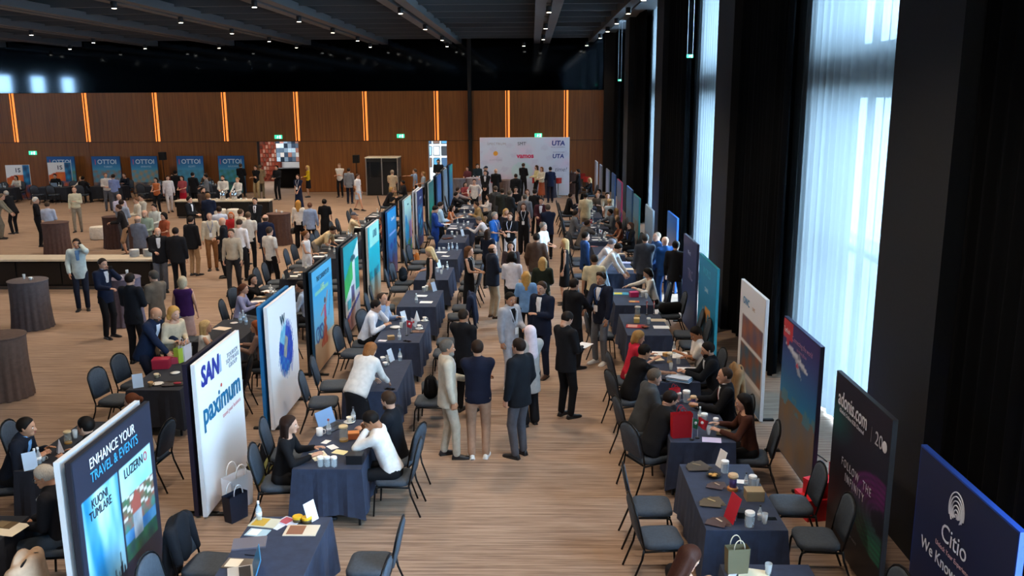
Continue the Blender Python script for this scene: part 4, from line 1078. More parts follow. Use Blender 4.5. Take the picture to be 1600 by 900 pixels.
def skirt_prims(P, leg, u, f, s, fs, frac, sit):
    out = []
    if sit:
        for q in (-1, 1):
            L = leg[q]; out.append(('c', L[0], L[1], .105*s*fs, .085*s*fs, .06))
    else:
        m = (leg[-1][2]+leg[1][2])/2; a = P-u*.04; e = a+(m-a)*frac
        out.append(('c', a, e, .175*s*fs, (.165+.10*frac)*s*fs, .05, f, .72)); out.append(('cut', e+(e-a)*.03, unit(e-a)))
    return out

# ------------------------------------------------------------------ things people hold
def prop(kind, loc, ang, label, cat, c='f0f0f0', tilt=0):
    o = None
    if kind == 'paper':
        o = MB().box(-.105, .105, -.15, .15, 0, .004).build('paper_sheets', plain(c), bevel=0)
    elif kind == 'phone':
        o = empty('mobile_phone'); MB().box(-.037, .037, -.075, .075, 0, .008).build('case', plain('15161a', .3), o, bevel=.003); MB().box(-.033, .033, -.07, .07, .008, .009).build('screen', mat('phone_screen', 'dce6f2', .2, emit=.5), o)
    elif kind == 'bag':
        o = empty('handbag'); b = MB(); b.rings([[(x, y, z) for x, y in rrect(w, d, .03, 3)] for w, d, z in ((.22, .1, 0), (.27, .13, .03), (.25, .11, .16), (.2, .06, .2))]); b.build('bag', plain(c, .5), o, True)
        MB().tube([(.09*math.cos(R(a)), 0, .19+.16*math.sin(R(a))) for a in range(0, 181, 20)], .008, 6).build('strap', plain(c, .5), o, True)
    elif kind == 'cup':
        o = empty('paper_cup'); MB().lathe([(.028, 0), (.036, .09)], 12).build('cup', plain(c), o, True); MB().lathe([(.038, .09), (.036, .1)], 12).build('lid', plain('e8e8e8'), o)
    o.location = loc; o.rotation_euler = (tilt, 0, R(ang-90)); tag(o, label, cat); return o
BLK, NVY, GRY = ('jacket', '17181d'), ('jacket', '1b2438'), ('jacket', '6b6e76')
TB, TN, TK, TG = ('trousers', '15161a'), ('trousers', '1a2032'), ('trousers', 'a5876a'), ('trousers', '5b5e66')
DK, BR, BL, GY, WH = '1a1411', '4a3020', 'c9a66a', '77726c', 'b9b6b0'
WSH = ('shoe', 'e6e4e0', 'f0f0f0'); BSH = ('shoe', '4a3020', '1a1410')
HEEL = ('heel', '1a1416', '0e0e10')

# standing groups in the aisle
person((-1.17, 11.78), 15, 'grey-haired bearded man in pale beige suit beside two men', top=('jacket', 'bdb3a2'), low=('trousers', 'b5ac9c'), hair=('short', '5a544e'), beard='8a857e', arms=('hold', 'down'), shirt='e6e6ea', look=(0, 0), sk='m', bulk=1.08, feet=((-.1, -.05, .075), (.1, .1, .075)))
person((-0.75, 11.75), 92, 'man seen from behind in navy sweater and khaki trousers', top=('sweater', '14182a'), low=('trousers', 'a88670'), hair=('short', '2a1c14'), arms=('fold', 'fold'), shoes=WSH, bulk=1.1, sk='m')
person((-0.18, 11.81), 140, 'man in black jacket and grey trousers seen from behind', top=('jacket', '151920'), low=('trousers', '55555c'), hair=('short', '241a15'), arms=('down', 'pocket'), shirt='e8e8ec', h=1.76, bulk=1.1)
person((-1.08, 13.62), 60, 'man in black suit half hidden behind the beige suit', top=BLK, low=TB, hair=('buzz', '2b221c'), arms=('front', 'front'), shirt='e6e6ea', sk='m')
person((-0.37, 14.81), 318, 'moustached man in light grey suit over black tee shirt', top=('jacket', 'a9abb3'), low=('trousers', 'a4a6ae'), hair=('short', '16110e'), arms=('hold', 'down'), shirt='15151a', extra=('badge',), beard=None, sk='m', look=(10, -5), shoes=WSH)
person((0.18, 15.49), 235, 'tall man in navy suit and open white shirt', top=('jacket', '1a2236'), low=TN, hair=('short', '3a2c22'), arms=('chest', 'down'), shirt='f0f0f4', h=1.8, bulk=1.08, shoes=BSH)
person((-0.03, 13.05), 120, 'woman in patterned headscarf and long dark robe', fem=True, h=1.62, top=('coat', 'a9a7a4'), low=('wide', '16161a'), hair=('scarf', 'dccfd8'), arms=('front', 'front'))
_p = person((0.55, 13.41), 40, 'man in dark suit reading a white paper', top=BLK, low=TB, hair=('short', '1d1612'), arms=('hold', 'hold'), look=(0, -30), shirt='e8e8ee', bulk=1.1)
prop('paper', (_p['rh'][0]+.02, _p['rh'][1]+.05, _p['rh'][2]+.03), 60, 'white papers held by the man reading in the aisle', 'papers')
person((0.79, 16.01), 40, 'man in charcoal suit shaking hands, seen from behind', top=BLK, low=TB, hair=('short', '201814'), arms=('down', 'shake'), shirt='e8e8ee', bulk=1.06)
person((1.31, 16.34), 228, 'smiling man in navy blazer and grey jeans leaning on a chair', top=('jacket', '1a2032'), low=('trousers', '6c7078'), hair=('quiff', '2a1f18'), arms=('low', 'shake'), shirt='e6e8ee', shoes=WSH, h=1.8, sk='m', extra=('lanyard',))
person((1.34, 18.57), 88, 'man in cream polo shirt seen from behind', top=('polo', 'd3c7a4'), low=TB, hair=('buzz', '2b211a'), arms=('down', 'hold'), sk='m')
person((1.35, 21.82), 10, 'man with glasses in royal navy suit standing in profile', top=('jacket', '1d3a68'), low=TB, hair=('short', '1a1412'), arms=('down', 'down'), shirt='cfdcf0', extra=('glasses',), fine=False)
person((-0.89, 19.94), 25, 'balding man in navy blazer and stone trousers', top=('jacket', '1a2130'), low=('trousers', 'a89a86'), hair=('fringe', '3a2c22'), arms=('down', 'hold'), shirt='6f9fd6', bulk=1.2, shoes=BSH)
person((-0.43, 19.08), 85, 'person in white shirt and black trousers seen from behind', top=('shirt', 'd9d6de'), low=TB, hair=('curly', '17120f'), arms=('hold', 'hold'), h=1.7, fem=True)
person((-0.50, 20.99), 265, 'dark-haired woman facing the person in white shirt', fem=True, h=1.64, top=('blouse', '3a3034'), low=TB, hair=('mid', '15100d'), arms=('hold', 'hold'), fine=False)
person((-0.11, 17.35), 92, 'blonde woman in light blue top seen from behind', fem=True, h=1.62, top=('tee', '6f97c4'), low=TB, hair=('long', 'b98f52'), arms=('down', 'down'))
person((0.24, 18.73), 88, 'long-haired blonde woman in dark green jacket', fem=True, h=1.66, top=('jacket', '222a22'), low=('trousers', '8a8278'), hair=('long', 'b3905c'), arms=('down', 'hold'))
person((0.12, 21.56), 88, 'man in brown tweed jacket seen from behind', top=('jacket', '54443c'), low=('trousers', '7f8a94'), hair=('short', '1d1613'), arms=('pocket', 'pocket'), bulk=1.08)
person((0.32, 23.54), 330, 'grey-haired man in white polo facing right', top=('polo', 'e4e4e6'), low=TB, hair=('short', '77736e'), arms=('hold', 'hold'), fine=False)
person((0.80, 21.29), 175, 'blonde woman in short black dress walking in the aisle', fem=True, h=1.66, top=('dress', '121216', .5), hair=('long', 'c6a878'), arms=('down', 'down'), sk='l', shoes=HEEL, fine=False)
person((-0.63, 25.64), 255, 'man in black polo and white trousers holding his phone', top=('polo', '131419'), low=('trousers', 'dfe2ea'), hair=('short', '4a3426'), arms=('chest', 'hold'), extra=('badge',), fine=False)
person((-1.08, 25.79), 330, 'grey-haired man in bright blue polo shirt', top=('polo', '2a64b4'), low=('trousers', 'd9dbe0'), hair=('short', '8a8680'), arms=('hold', 'hold'), extra=('badge',), fine=False)
person((-1.16, 23.17), 70, 'brown-haired woman in dark navy top near the blue polo', fem=True, h=1.62, top=('blouse', '161c2c'), low=TB, hair=('mid', '30211a'), arms=('hold', 'hold'), fine=False)
person((-0.26, 28.53), 265, 'woman in sleeveless black jumpsuit with a badge', fem=True, h=1.68, top=('tank', '16161c'), low=('wide', '15151a'), hair=('long', '4a2e20'), arms=('down', 'low'), extra=('badge',), fine=False)
person((-0.79, 27.38), 300, 'blonde woman in dark top behind the black polo', fem=True, h=1.65, top=('blouse', '222026'), low=TB, hair=('long', 'b08a58'), arms=('down', 'hold'), fine=False)
person((0.51, 27.59), 95, 'man in dark navy suit seen from behind at mid aisle', top=('jacket', '161c2e'), low=TB, hair=('short', '4a4038'), arms=('front', 'front'), fine=False, bulk=1.1)
person((0.33, 29.52), 255, 'man in burgundy jacket facing the navy suit', top=('jacket', '3a1a26'), low=TB, hair=('short', '1d1512'), shirt='d0d6e4', arms=('front', 'hold'), fine=False)
person((-0.23, 30.70), 85, 'man in mid grey suit seen from behind', top=('jacket', '696a70'), low=TG, hair=('short', '4a443e'), arms=('down', 'down'), fine=False, h=1.74)
person((-0.16, 33.38), 262, 'long-haired woman in pale blouse facing the camera', fem=True, h=1.64, top=('blouse', 'c0bcb8'), low=TB, hair=('long', '4a2c1e'), arms=('hold', 'hold'), fine=False)
person((0.13, 32.38), 60, 'man in black suit beside the long-haired woman', top=BLK, low=TB, hair=('short', '1d1512'), shirt='e0e0e6', arms=('down', 'hold'), fine=False)
person((-1.08, 32.64), 95, 'man in dark olive jacket in the far crowd', top=('jacket', '2c2f2c'), low=TB, hair=('short', '2a2018'), arms=('hold', 'hold'), fine=False)
person((-0.78, 31.97), 40, 'man in charcoal jacket in the far crowd', top=('jacket', '22252a'), low=TB, hair=('short', '5a4a3c'), arms=('hold', 'hold'), fine=False)
person((-0.61, 34.35), 275, 'dark-haired woman in black in the far crowd', fem=True, h=1.64, top=('blouse', '141418'), low=TB, hair=('long', '15100e'), arms=('hold', 'hold'), fine=False)
person((-1.37, 33.59), 120, 'man in brown-grey jacket in the far crowd', top=('jacket', '3d3a38'), low=TB, hair=('short', '4a4038'), arms=('hold', 'hold'), fine=False)
person((-0.69, 39.13), 90, 'broad man in black at the violet cocktail table', top=BLK, low=TB, hair=('buzz', '2a211b'), arms=('hold', 'hold'), bulk=1.25, fine=False)
person((-2.43, 37.60), 268, 'woman in white blouse with hands on hips', fem=True, h=1.66, top=('blouse', 'd9d4d0'), low=TB, hair=('bun', '2a1a14'), arms=((-.26, .06, 1.0), (.26, .06, 1.0)), fine=False)
person((-2.14, 41.00), 265, 'man in black suit and white shirt near the backdrop', top=BLK, low=TB, hair=('short', '1d1512'), shirt='e6e6ea', arms=('front', 'front'), fine=False)
person((-1.68, 41.94), 80, 'bald man in black suit seen from behind near backdrop', top=BLK, low=TB, hair=None, arms=('hold', 'hold'), fine=False)
person((-2.24, 43.51), 200, 'man in dark cap behind the black suits', top=('jacket', '20242c'), low=TB, hair=('cap', '1a2436'), arms=('hold', 'hold'), fine=False)
person((-3.25, 45.0), 250, 'red-cheeked woman behind the white-topped cocktail table', fem=True, h=1.62, top=('tee', '5a3038'), low=TB, hair=('mid', '2a1a14'), arms=('hold', 'hold'), fine=False)
person((-2.75, 45.2), 280, 'man in dark green behind the white-topped cocktail table', top=('jacket', '1d2a30'), low=TB, hair=('short', '1d1512'), arms=('hold', 'hold'), fine=False)
person((-0.41, 45.49), 60, 'man in black jacket behind the violet cocktail table', top=BLK, low=TB, hair=('short', '3a2c24'), arms=('hold', 'hold'), fine=False)
person((.25, 45.2), 200, 'long-haired woman in pale yellow top perched by the backdrop', fem=True, h=1.66, top=('blouse', 'd8cf9e'), low=('trousers', '16161a'), hair=('long', '3a2418'), arms=('hold', 'hold'), fine=False)
person((0.50, 44.39), 230, 'woman in orange print skirt beside the yellow top', fem=True, h=1.64, top=('blouse', 'cfc7b4'), low=('skirt', 'a0553a', .8), hair=('mid', '6a4428'), arms=('hold', 'hold'), fine=False)
person((0.91, 42.97), 100, 'man in navy suit seen from behind right of the yellow top', top=('jacket', '17203a'), low=TN, hair=('short', '1d1512'), arms=('hold', 'hold'), fine=False)
person((2.17, 41.51), 170, 'man in black by the brochure table at far right', top=BLK, low=TB, hair=('short', '1d1512'), arms=('hold', 'hold'), fine=False)

# people at the row of tables left of the aisle
person((-2.91, 9.97), 5, 'dark-haired woman in black blouse explaining at the second table', pose='sit', fem=True, h=1.68, lean=12, top=('blouse', '121216'), low=TB, hair=('long', '2a1a14'), arms=('table', 'table'), shirt=None)
person((-1.95, 10.14), 178, 'man in white shirt peering into a box at the table', pose='sit', lean=22, top=('shirt', 'e6e4e2'), low=TB, hair=('short', '15100e'), arms=('chin', (.12, .34, .98)), look=(0, -35), sk='t', bulk=1.1)
person((-1.84, 10.75), 165, 'man in black jacket seated beside the white shirt', pose='sit', lean=8, top=('jacket', '161920'), low=TB, hair=('short', '3a2a20'), arms=('table', 'table'), beard='4a382c', look=(15, -10))
person((-2.37, 12.48), 62, 'woman in white sweater bending over the third table', lean=38, fem=True, h=1.66, top=('sweater', 'd9d6d2'), low=('skirt', '16161b', .6), hair=('bob', '8a5a34'), arms=('reach', 'reach'), look=(0, -30), bulk=1.25)
person((-2.94, 16.16), 5, 'man in white shirt resting his chin at the fourth table', pose='sit', lean=22, top=('shirt', 'e6e6ec'), low=TB, hair=('short', '1a1310'), arms=('chin', 'table'), look=(0, -15), bulk=1.1)
person((-2.90, 16.67), 340, 'man in blue shirt beside the one resting his chin', pose='sit', lean=14, top=('shirt', '9fb6d6'), low=TB, hair=('buzz', '3a2c24'), arms=('table', 'chin'))
person((-2.35, 20.02), 188, 'blonde woman in black tank top beside the sixth table', fem=True, h=1.68, top=('tank', '15161b'), low=('trousers', 'b0a08c'), hair=('long', 'cdb184'), arms=('down', 'hold'), look=(0, -20))
person((-1.44, 20.07), 350, 'woman in black sleeveless dress with a white lanyard', fem=True, h=1.68, top=('dress', '121217', .85), hair=('mid', '5a3a24'), arms=('hold', 'hold'), extra=('badge',), shoes=HEEL)
_p = person((-3.00, 27.35), 5, 'man in royal blue suit reading papers by the panels', top=('jacket', '1f3f86'), low=('trousers', '1d3a78'), hair=('short', '1d1512'), arms=('hold', 'hold'), look=(0, -25), fine=False)
prop('paper', (_p['rh'][0]+.05, _p['rh'][1]+.08, _p['rh'][2]+.03), 0, 'white papers held by the man in royal blue suit', 'papers')
person((-2.94, 28.35), 20, 'man in light blue shirt behind the royal blue suit', top=('shirt', 'b4cde0'), low=TB, hair=('short', '2a1d16'), arms=('hold', 'hold'), look=(0, -20), fine=False)
person((-1.72, 28.65), 170, 'man in white shirt bent over the eighth table', pose='sit', lean=35, top=('shirt', 'd6d4da'), low=TB, hair=('short', '6a6058'), arms=('out', 'table'), look=(0, -30), fine=False)
person((-2.02, 32.15), 200, 'man in tan jacket seated at the ninth table', pose='sit', lean=20, top=('jacket', '9a7f58'), low=TB, hair=('short', '2a1d16'), arms=('table', 'table'), fine=False)
person((-2.83, 31.52), 350, 'dark-haired woman in orange top seated by the panels', pose='sit', fem=True, h=1.62, lean=15, top=('tank', 'b8663a'), low=TB, hair=('long', '15100e'), arms=('table', 'table'), fine=False)
person((-3.03, 35.54), 10, 'dark-haired man in black seated behind the orange top', pose='sit', lean=18, top=('shirt', '1c1a20'), low=TB, hair=('short', '15100e'), arms=('table', 'out'), fine=False)
person((-3.12, 37.55), 5, 'man in grey shirt reaching over a far table', pose='sit', lean=20, top=('shirt', '9a8f90'), low=TB, hair=('short', '2a1d16'), arms=('out', 'out'), fine=False)
person((-1.72, 35.03), 190, 'woman in white top seated at a far table', pose='sit', fem=True, h=1.62, lean=8, top=('blouse', 'd8d4d4'), low=TB, hair=('mid', '1d1512'), arms=('table', 'table'), fine=False)
person((-3.00, 40.08), 300, 'woman in red top seated far left of the white blouse', pose='sit', fem=True, h=1.62, lean=8, top=('tee', '8a3a3a'), low=TB, hair=('mid', '1d1512'), arms=('table', 'table'), fine=False)

# people at the row of tables right of the aisle
person((1.75, 13.99), 10, 'blonde woman in red top seated on the aisle side', pose='sit', fem=True, h=1.66, lean=15, top=('tee', 'c4283f'), low=('trousers', 'b8a890'), hair=('bob', 'a07c4c'), arms=('table', 'table'), look=(0, -15))
person((1.73, 13.10), 20, 'man in black sweater stretching his arm over the table', pose='sit', lean=22, top=('tee', '131317'), low=TB, hair=('short', '17110e'), arms=('table', 'out'), look=(-5, -15), bulk=1.15, sk='m')
person((1.71, 11.81), 12, 'man in grey jacket seated beside the red folder', pose='sit', lean=18, top=('jacket', '43464a'), low=TB, hair=('short', '5a4f46'), arms=('table', 'table'), shirt='d8dce4', look=(0, -10), bulk=1.1)
person((1.80, 10.99), 28, 'man in black suit bending over the red bag', pose='sit', lean=28, top=('jacket', '17181c'), low=TB, hair=('short', '1d1410'), arms=('table', 'chin'), beard='241812', look=(0, -25), bulk=1.1)
person((2.70, 14.07), 185, 'man in white tee shirt with folded arms', pose='sit', lean=12, top=('tee', 'e4e2de'), low=TG, hair=('short', '15100d'), arms=((.12, .36, .84), (-.12, .34, .84)), look=(-15, -25), sk='t')
person((2.71, 13.14), 178, 'bearded man in dark navy suit clasping his hands', pose='sit', lean=14, top=('jacket', '14181f'), low=TB, hair=('short', '15100d'), arms=((-.04, .48, .84), (.04, .48, .84)), shirt='d0d6e0', beard='1a1310', look=(0, -12), bulk=1.1)
person((2.68, 11.78), 175, 'man in black suit with a red striped tie', pose='sit', lean=4, top=('jacket', '15161a'), low=TB, hair=('buzz', '3a2c24'), arms=('table', 'table'), shirt='e4e4ea', tie='8a2a30', look=(5, -4))
person((2.71, 10.81), 172, 'dark-haired woman in black and rust blouse', pose='sit', fem=True, h=1.66, lean=10, top=('blouse', '4a2a20'), low=TB, hair=('long', '17100d'), arms=('table', 'table'), look=(0, -8))
person((2.59, 19.40), 178, 'dark-haired woman in white blouse at the sixth right table', pose='sit', fem=True, h=1.66, lean=15, top=('blouse', 'dcd6cc'), low=TB, hair=('bob', '15100d'), arms=('table', 'out'), look=(0, -20))
person((2.74, 21.13), 88, 'man in dark grey suit seen from behind by the right tables', top=('jacket', '3d424c'), low=('trousers', '2c2f36'), hair=('short', '3d3834'), arms=('down', 'front'), h=1.8, bulk=1.12, fine=False)
person((3.20, 21.02), 110, 'bald man in bright blue suit', top=('jacket', '1d4a86'), low=('trousers', '1d437a'), hair=None, arms=('front', 'down'), shirt='dfe8f2', sk='p', fine=False)
person((3.10, 21.72), 200, 'pink-faced man behind the bald man in blue', top=('jacket', '22406a'), low=TN, hair=('buzz', '8a7868'), arms=('front', 'front'), sk='p', fine=False)
person((3.36, 20.37), 60, 'man in black jacket and jeans walking away by the panels', top=BLK, low=('trousers', '2c3a50'), hair=('short', '17110e'), arms=('down', 'down'), step=.35, fine=False)
person((3.85, 20.8), 100, 'blonde woman behind the teal panel', fem=True, h=1.64, top=('blouse', '4a4a50'), low=TB, hair=('mid', 'c2a070'), arms=('hold', 'hold'), fine=False)
person((1.98, 21.67), 340, 'grey-haired man bending over the seventh right table', lean=38, top=('shirt', 'c9c6cc'), low=TB, hair=('short', '6a6a72'), arms=('reach', 'reach'), look=(0, -35), fine=False)
person((2.07, 20.99), 340, 'dark-haired man with backpack straps bending beside him', lean=38, top=('shirt', 'd4d2d0'), low=('trousers', '9fb4c4'), hair=('short', '17110e'), arms=('reach', 'reach'), look=(0, -35), fine=False)
person((1.48, 29.31), 5, 'man in mid grey suit seated on the aisle side', pose='sit', lean=12, top=('jacket', '5f6268'), low=TG, hair=('short', '2a211b'), arms=('table', 'table'), fine=False, bulk=1.1)
person((1.74, 27.32), 15, 'man in taupe jacket leaning to the table', pose='sit', lean=25, top=('jacket', '5a524c'), low=TG, hair=('short', '2a1d16'), arms=('table', 'chin'), sk='t', fine=False)
person((1.90, 31.06), 92, 'man in beige shirt standing among the right tables', top=('polo', 'c9b896'), low=('trousers', 'b8a488'), hair=('short', '1d1512'), arms=('down', 'hold'), bulk=1.15, fine=False)
person((1.56, 34.93), 10, 'man in black seated on the far aisle side', pose='sit', lean=15, top=BLK, low=TB, hair=('short', '2a1a14'), arms=('table', 'table'), fine=False)
person((2.65, 29.79), 185, 'man in steel grey suit seated at the panels side', pose='sit', lean=16, top=('jacket', '565e68'), low=TG, hair=('short', '15100e'), arms=('table', 'out'), fine=False)
person((2.68, 27.17), 190, 'tanned woman in rust top laughing at the table', pose='sit', fem=True, h=1.62, lean=10, top=('tank', '6a3a2a'), low=TB, hair=('long', '2a1a14'), arms=('table', 'table'), sk='t', fine=False)
person((3.00, 26.73), 195, 'woman in black suit with a lanyard by the sea-green panel', pose='sit', fem=True, h=1.64, lean=4, top=BLK, low=TB, hair=('mid', '4a2e20'), arms=('lap', 'lap'), extra=('lanyard',), fine=False)
person((2.72, 31.68), 265, 'dark-haired man bending behind the blue-white top', lean=20, top=('polo', '9a8f80'), low=TB, hair=('short', '1d1512'), arms=('reach', 'reach'), fine=False)
person((2.67, 30.32), 100, 'woman in white and pale blue sleeveless top', fem=True, h=1.62, top=('tank', 'c9dce8'), low=TB, hair=('bun', 'c2a070'), arms=('hold', 'hold'), fine=False)
person((2.63, 35.14), 250, 'red-faced man in patterned shirt seated far right', pose='sit', lean=15, top=('polo', '5a5048'), low=TB, hair=('buzz', 'a0603a'), arms=('table', 'table'), fine=False)
person((2.77, 36.33), 230, 'man in dark shirt seated far right', pose='sit', lean=15, top=('shirt', '24242a'), low=TB, hair=('short', '1d1512'), arms=('table', 'table'), fine=False)
person((2.89, 30.38), 185, 'fair woman in tan top behind the laughing woman', pose='sit', fem=True, h=1.62, lean=8, top=('tee', 'a8876a'), low=TB, hair=('mid', 'b08a58'), arms=('table', 'table'), fine=False)
person((2.75, 42.07), 190, 'blonde woman in black seated at the far right end', pose='sit', fem=True, h=1.62, lean=5, top=('blouse', '15151a'), low=TB, hair=('mid', 'c2a070'), arms=('table', 'table'), fine=False)
person((1.34, 6.89), 30, 'brown-haired woman looking at a phone at the bottom edge', pose='sit', fem=True, h=1.66, lean=14, top=('blouse', '17151a'), low=TB, hair=('long', '3a1f16'), arms=('table', 'table'), look=(0, -30))

# people behind the left panels
person((-5.03, 8.40), 188, 'grey-haired man with glasses and hands in his lap', pose='sit', lean=10, top=('jacket', '1b1b20'), low=('trousers', '3f4a56'), hair=('short', 'b9b4aa'), arms=('lap', 'lap'), extra=('glasses', 'badge'), look=(0, -15), sk='m')
person((-6.08, 9.91), 10, 'dark-haired man in navy suit seated at the left edge', pose='sit', lean=24, top=('jacket', '171c28'), low=TB, hair=('short', '17120f'), arms=('table', 'table'), shirt='6fa2d6', sk='m')
person((-5.32, 9.84), 170, 'dark-haired man half hidden behind the slate panel', pose='sit', lean=14, top=('jacket', '1a1c22'), low=TB, hair=('short', '120e0c'), arms=('table', 'table'))
person((-5.19, 10.79), 175, 'brown-haired woman in beige top behind the slate panel', pose='sit', fem=True, h=1.66, lean=12, top=('blouse', 'c2ab96'), low=TB, hair=('bun', '5a301c'), arms=('table', 'table'))
person((-6.21, 14.05), 350, 'bald bearded man in navy suit leaning over red boxes', lean=24, top=('jacket', '18243c'), low=TN, hair=None, arms=('hold', 'reach'), beard='3a3230', shirt='cfdaea', look=(0, -25), sk='m', bulk=1.1)
person((-5.97, 14.22), 330, 'curly blonde woman in cream blouse at the tables behind panels', lean=12, fem=True, h=1.64, top=('blouse', 'c8b79c'), low=TB, hair=('curly', 'b98a4a'), arms=('hold', 'hold'))
person((-5.62, 14.65), 20, 'long-haired blonde woman in white sleeveless top seated', pose='sit', fem=True, h=1.64, lean=8, top=('tank', 'e0ddd6'), low=TB, hair=('long', 'c0a272'), arms=('table', 'table'))
person((-5.97, 17.78), 5, 'woman in lilac blouse with a dark crossbody strap', pose='sit', fem=True, h=1.64, lean=14, top=('blouse', '9a9cc0'), low=TG, hair=('pony', '5a3424'), arms=('table', 'table'), fine=False)
person((-6.10, 18.82), 345, 'woman with long black hair resting her chin', pose='sit', fem=True, h=1.66, lean=20, top=('blouse', '131317'), low=TB, hair=('long', '120d0c'), arms=('table', 'chin'), look=(20, 0), fine=False)
person((-4.75, 14.65), 185, 'woman in floral blouse between the white panels', pose='sit', fem=True, h=1.64, lean=10, top=('blouse', '8a6f66'), low=TB, hair=('mid', '8a4a2c'), arms=('table', 'table'))
person((-4.78, 17.77), 180, 'man in pale blue shirt behind the sky blue panel', pose='sit', lean=12, top=('shirt', 'a8bcd8'), low=TB, hair=('short', '1d1512'), arms=('table', 'table'), fine=False)
person((-5.70, 25.00), 350, 'man in patterned cream shirt bending over a table', lean=55, top=('polo', 'cbb690'), low=('trousers', '8a8078'), hair=('short', '1a120f'), arms=('reach', 'reach'), look=(0, -35), fine=False)
person((-5.90, 29.07), 10, 'man in cream polo and cap holding his head', pose='sit', lean=15, top=('polo', 'd2c3a4'), low=TB, hair=('cap', '5a6070'), arms=('chin', 'chin'), fine=False)
person((-4.84, 28.18), 190, 'woman in coral top seated behind the turquoise panel', pose='sit', fem=True, h=1.62, lean=10, top=('tank', 'b05a48'), low=TB, hair=('mid', '4a2a1c'), arms=('table', 'table'), fine=False)
person((-6.01, 37.91), 10, 'man in black jacket hunched at a far left table', pose='sit', lean=25, top=BLK, low=TB, hair=('bob', '9a7a4c'), arms=('table', 'table'), fine=False)
person((-5.91, 40.50), 190, 'dark man seated across the hunched man', pose='sit', lean=10, top=BLK, low=TB, hair=('short', '15100e'), arms=('table', 'table'), sk='t', fine=False)
person((-5.55, 42.13), 185, 'man in blue shirt pointing left with his arm', top=('polo', '7f96b4'), low=TB, hair=('short', '4a4038'), arms=('down', 'point'), fine=False)
person((-5.12, 41.79), 200, 'woman with a bag behind the pointing man', fem=True, h=1.64, top=('tee', '8fa0b4'), low=TB, hair=('mid', '8a6a48'), arms=('hold', 'hold'), fine=False)
person((-6.52, 41.44), 80, 'man in beige outfit by the booth', top=('polo', 'bfae94'), low=('trousers', 'a08c74'), hair=('short', '8a7a68'), arms=('hold', 'hold'), fine=False)
person((-4.86, 46.35), 270, 'dark silhouetted person in the narrow bright doorway', top=BLK, low=TB, hair=('short', '15100e'), arms=('hold', 'hold'), fine=False, h=1.9)

# cocktail area on the left
_p = person((-10.91, 20.70), 290, 'man in pale mint blazer phoning by the counter', top=('jacket', 'b9c6c4'), low=('trousers', '1a2030'), hair=('short', '17110e'), arms=('phone', 'pocket'), shirt='5f86b4', sk='m', h=1.78)
_p2 = person((-9.07, 18.18), 335, 'man with glasses in navy suit phoning at the lilac table', top=('jacket', '172036'), low=TB, hair=('short', '241a15'), arms=('face', 'hold'), shirt='e6e8ee', extra=('glasses',))
prop('phone', (_p['lh'][0]+.0, _p['lh'][1]-.03, _p['lh'][2]), 270, 'black mobile phone at the ear of the mint blazer', 'phone', tilt=R(80))
prop('phone', (_p2['lh'][0]+.02, _p2['lh'][1]-.03, _p2['lh'][2]), 300, 'black mobile phone at the ear of the navy suit', 'phone', tilt=R(80))
person((-7.64, 16.31), 80, 'man in black suit seen from behind at the lilac table', top=('jacket', '15181f'), low=TB, hair=('short', '1d1512'), arms=('hold', 'hold'), h=1.8)
person((-7.42, 16.84), 155, 'grey-haired man in taupe suit at the lilac table', top=('jacket', '6c6156'), low=('trousers', '5f564c'), hair=('short', '4a443e'), arms=('hold', 'hold'))
_p = person((-6.88, 16.91), 95, 'grey-blonde woman in purple sleeveless top and pink skirt', fem=True, h=1.62, top=('tank', '3a1c50'), low=('skirt', 'b79a96', .55), hair=('bob', 'b5a88e'), arms=('down', 'down'), bulk=1.15, step=.15)
prop('bag', (_p['lh'][0], _p['lh'][1], _p['lh'][2]-.36), 90, 'grey handbag carried by the woman in purple', 'handbag', '6a6266')
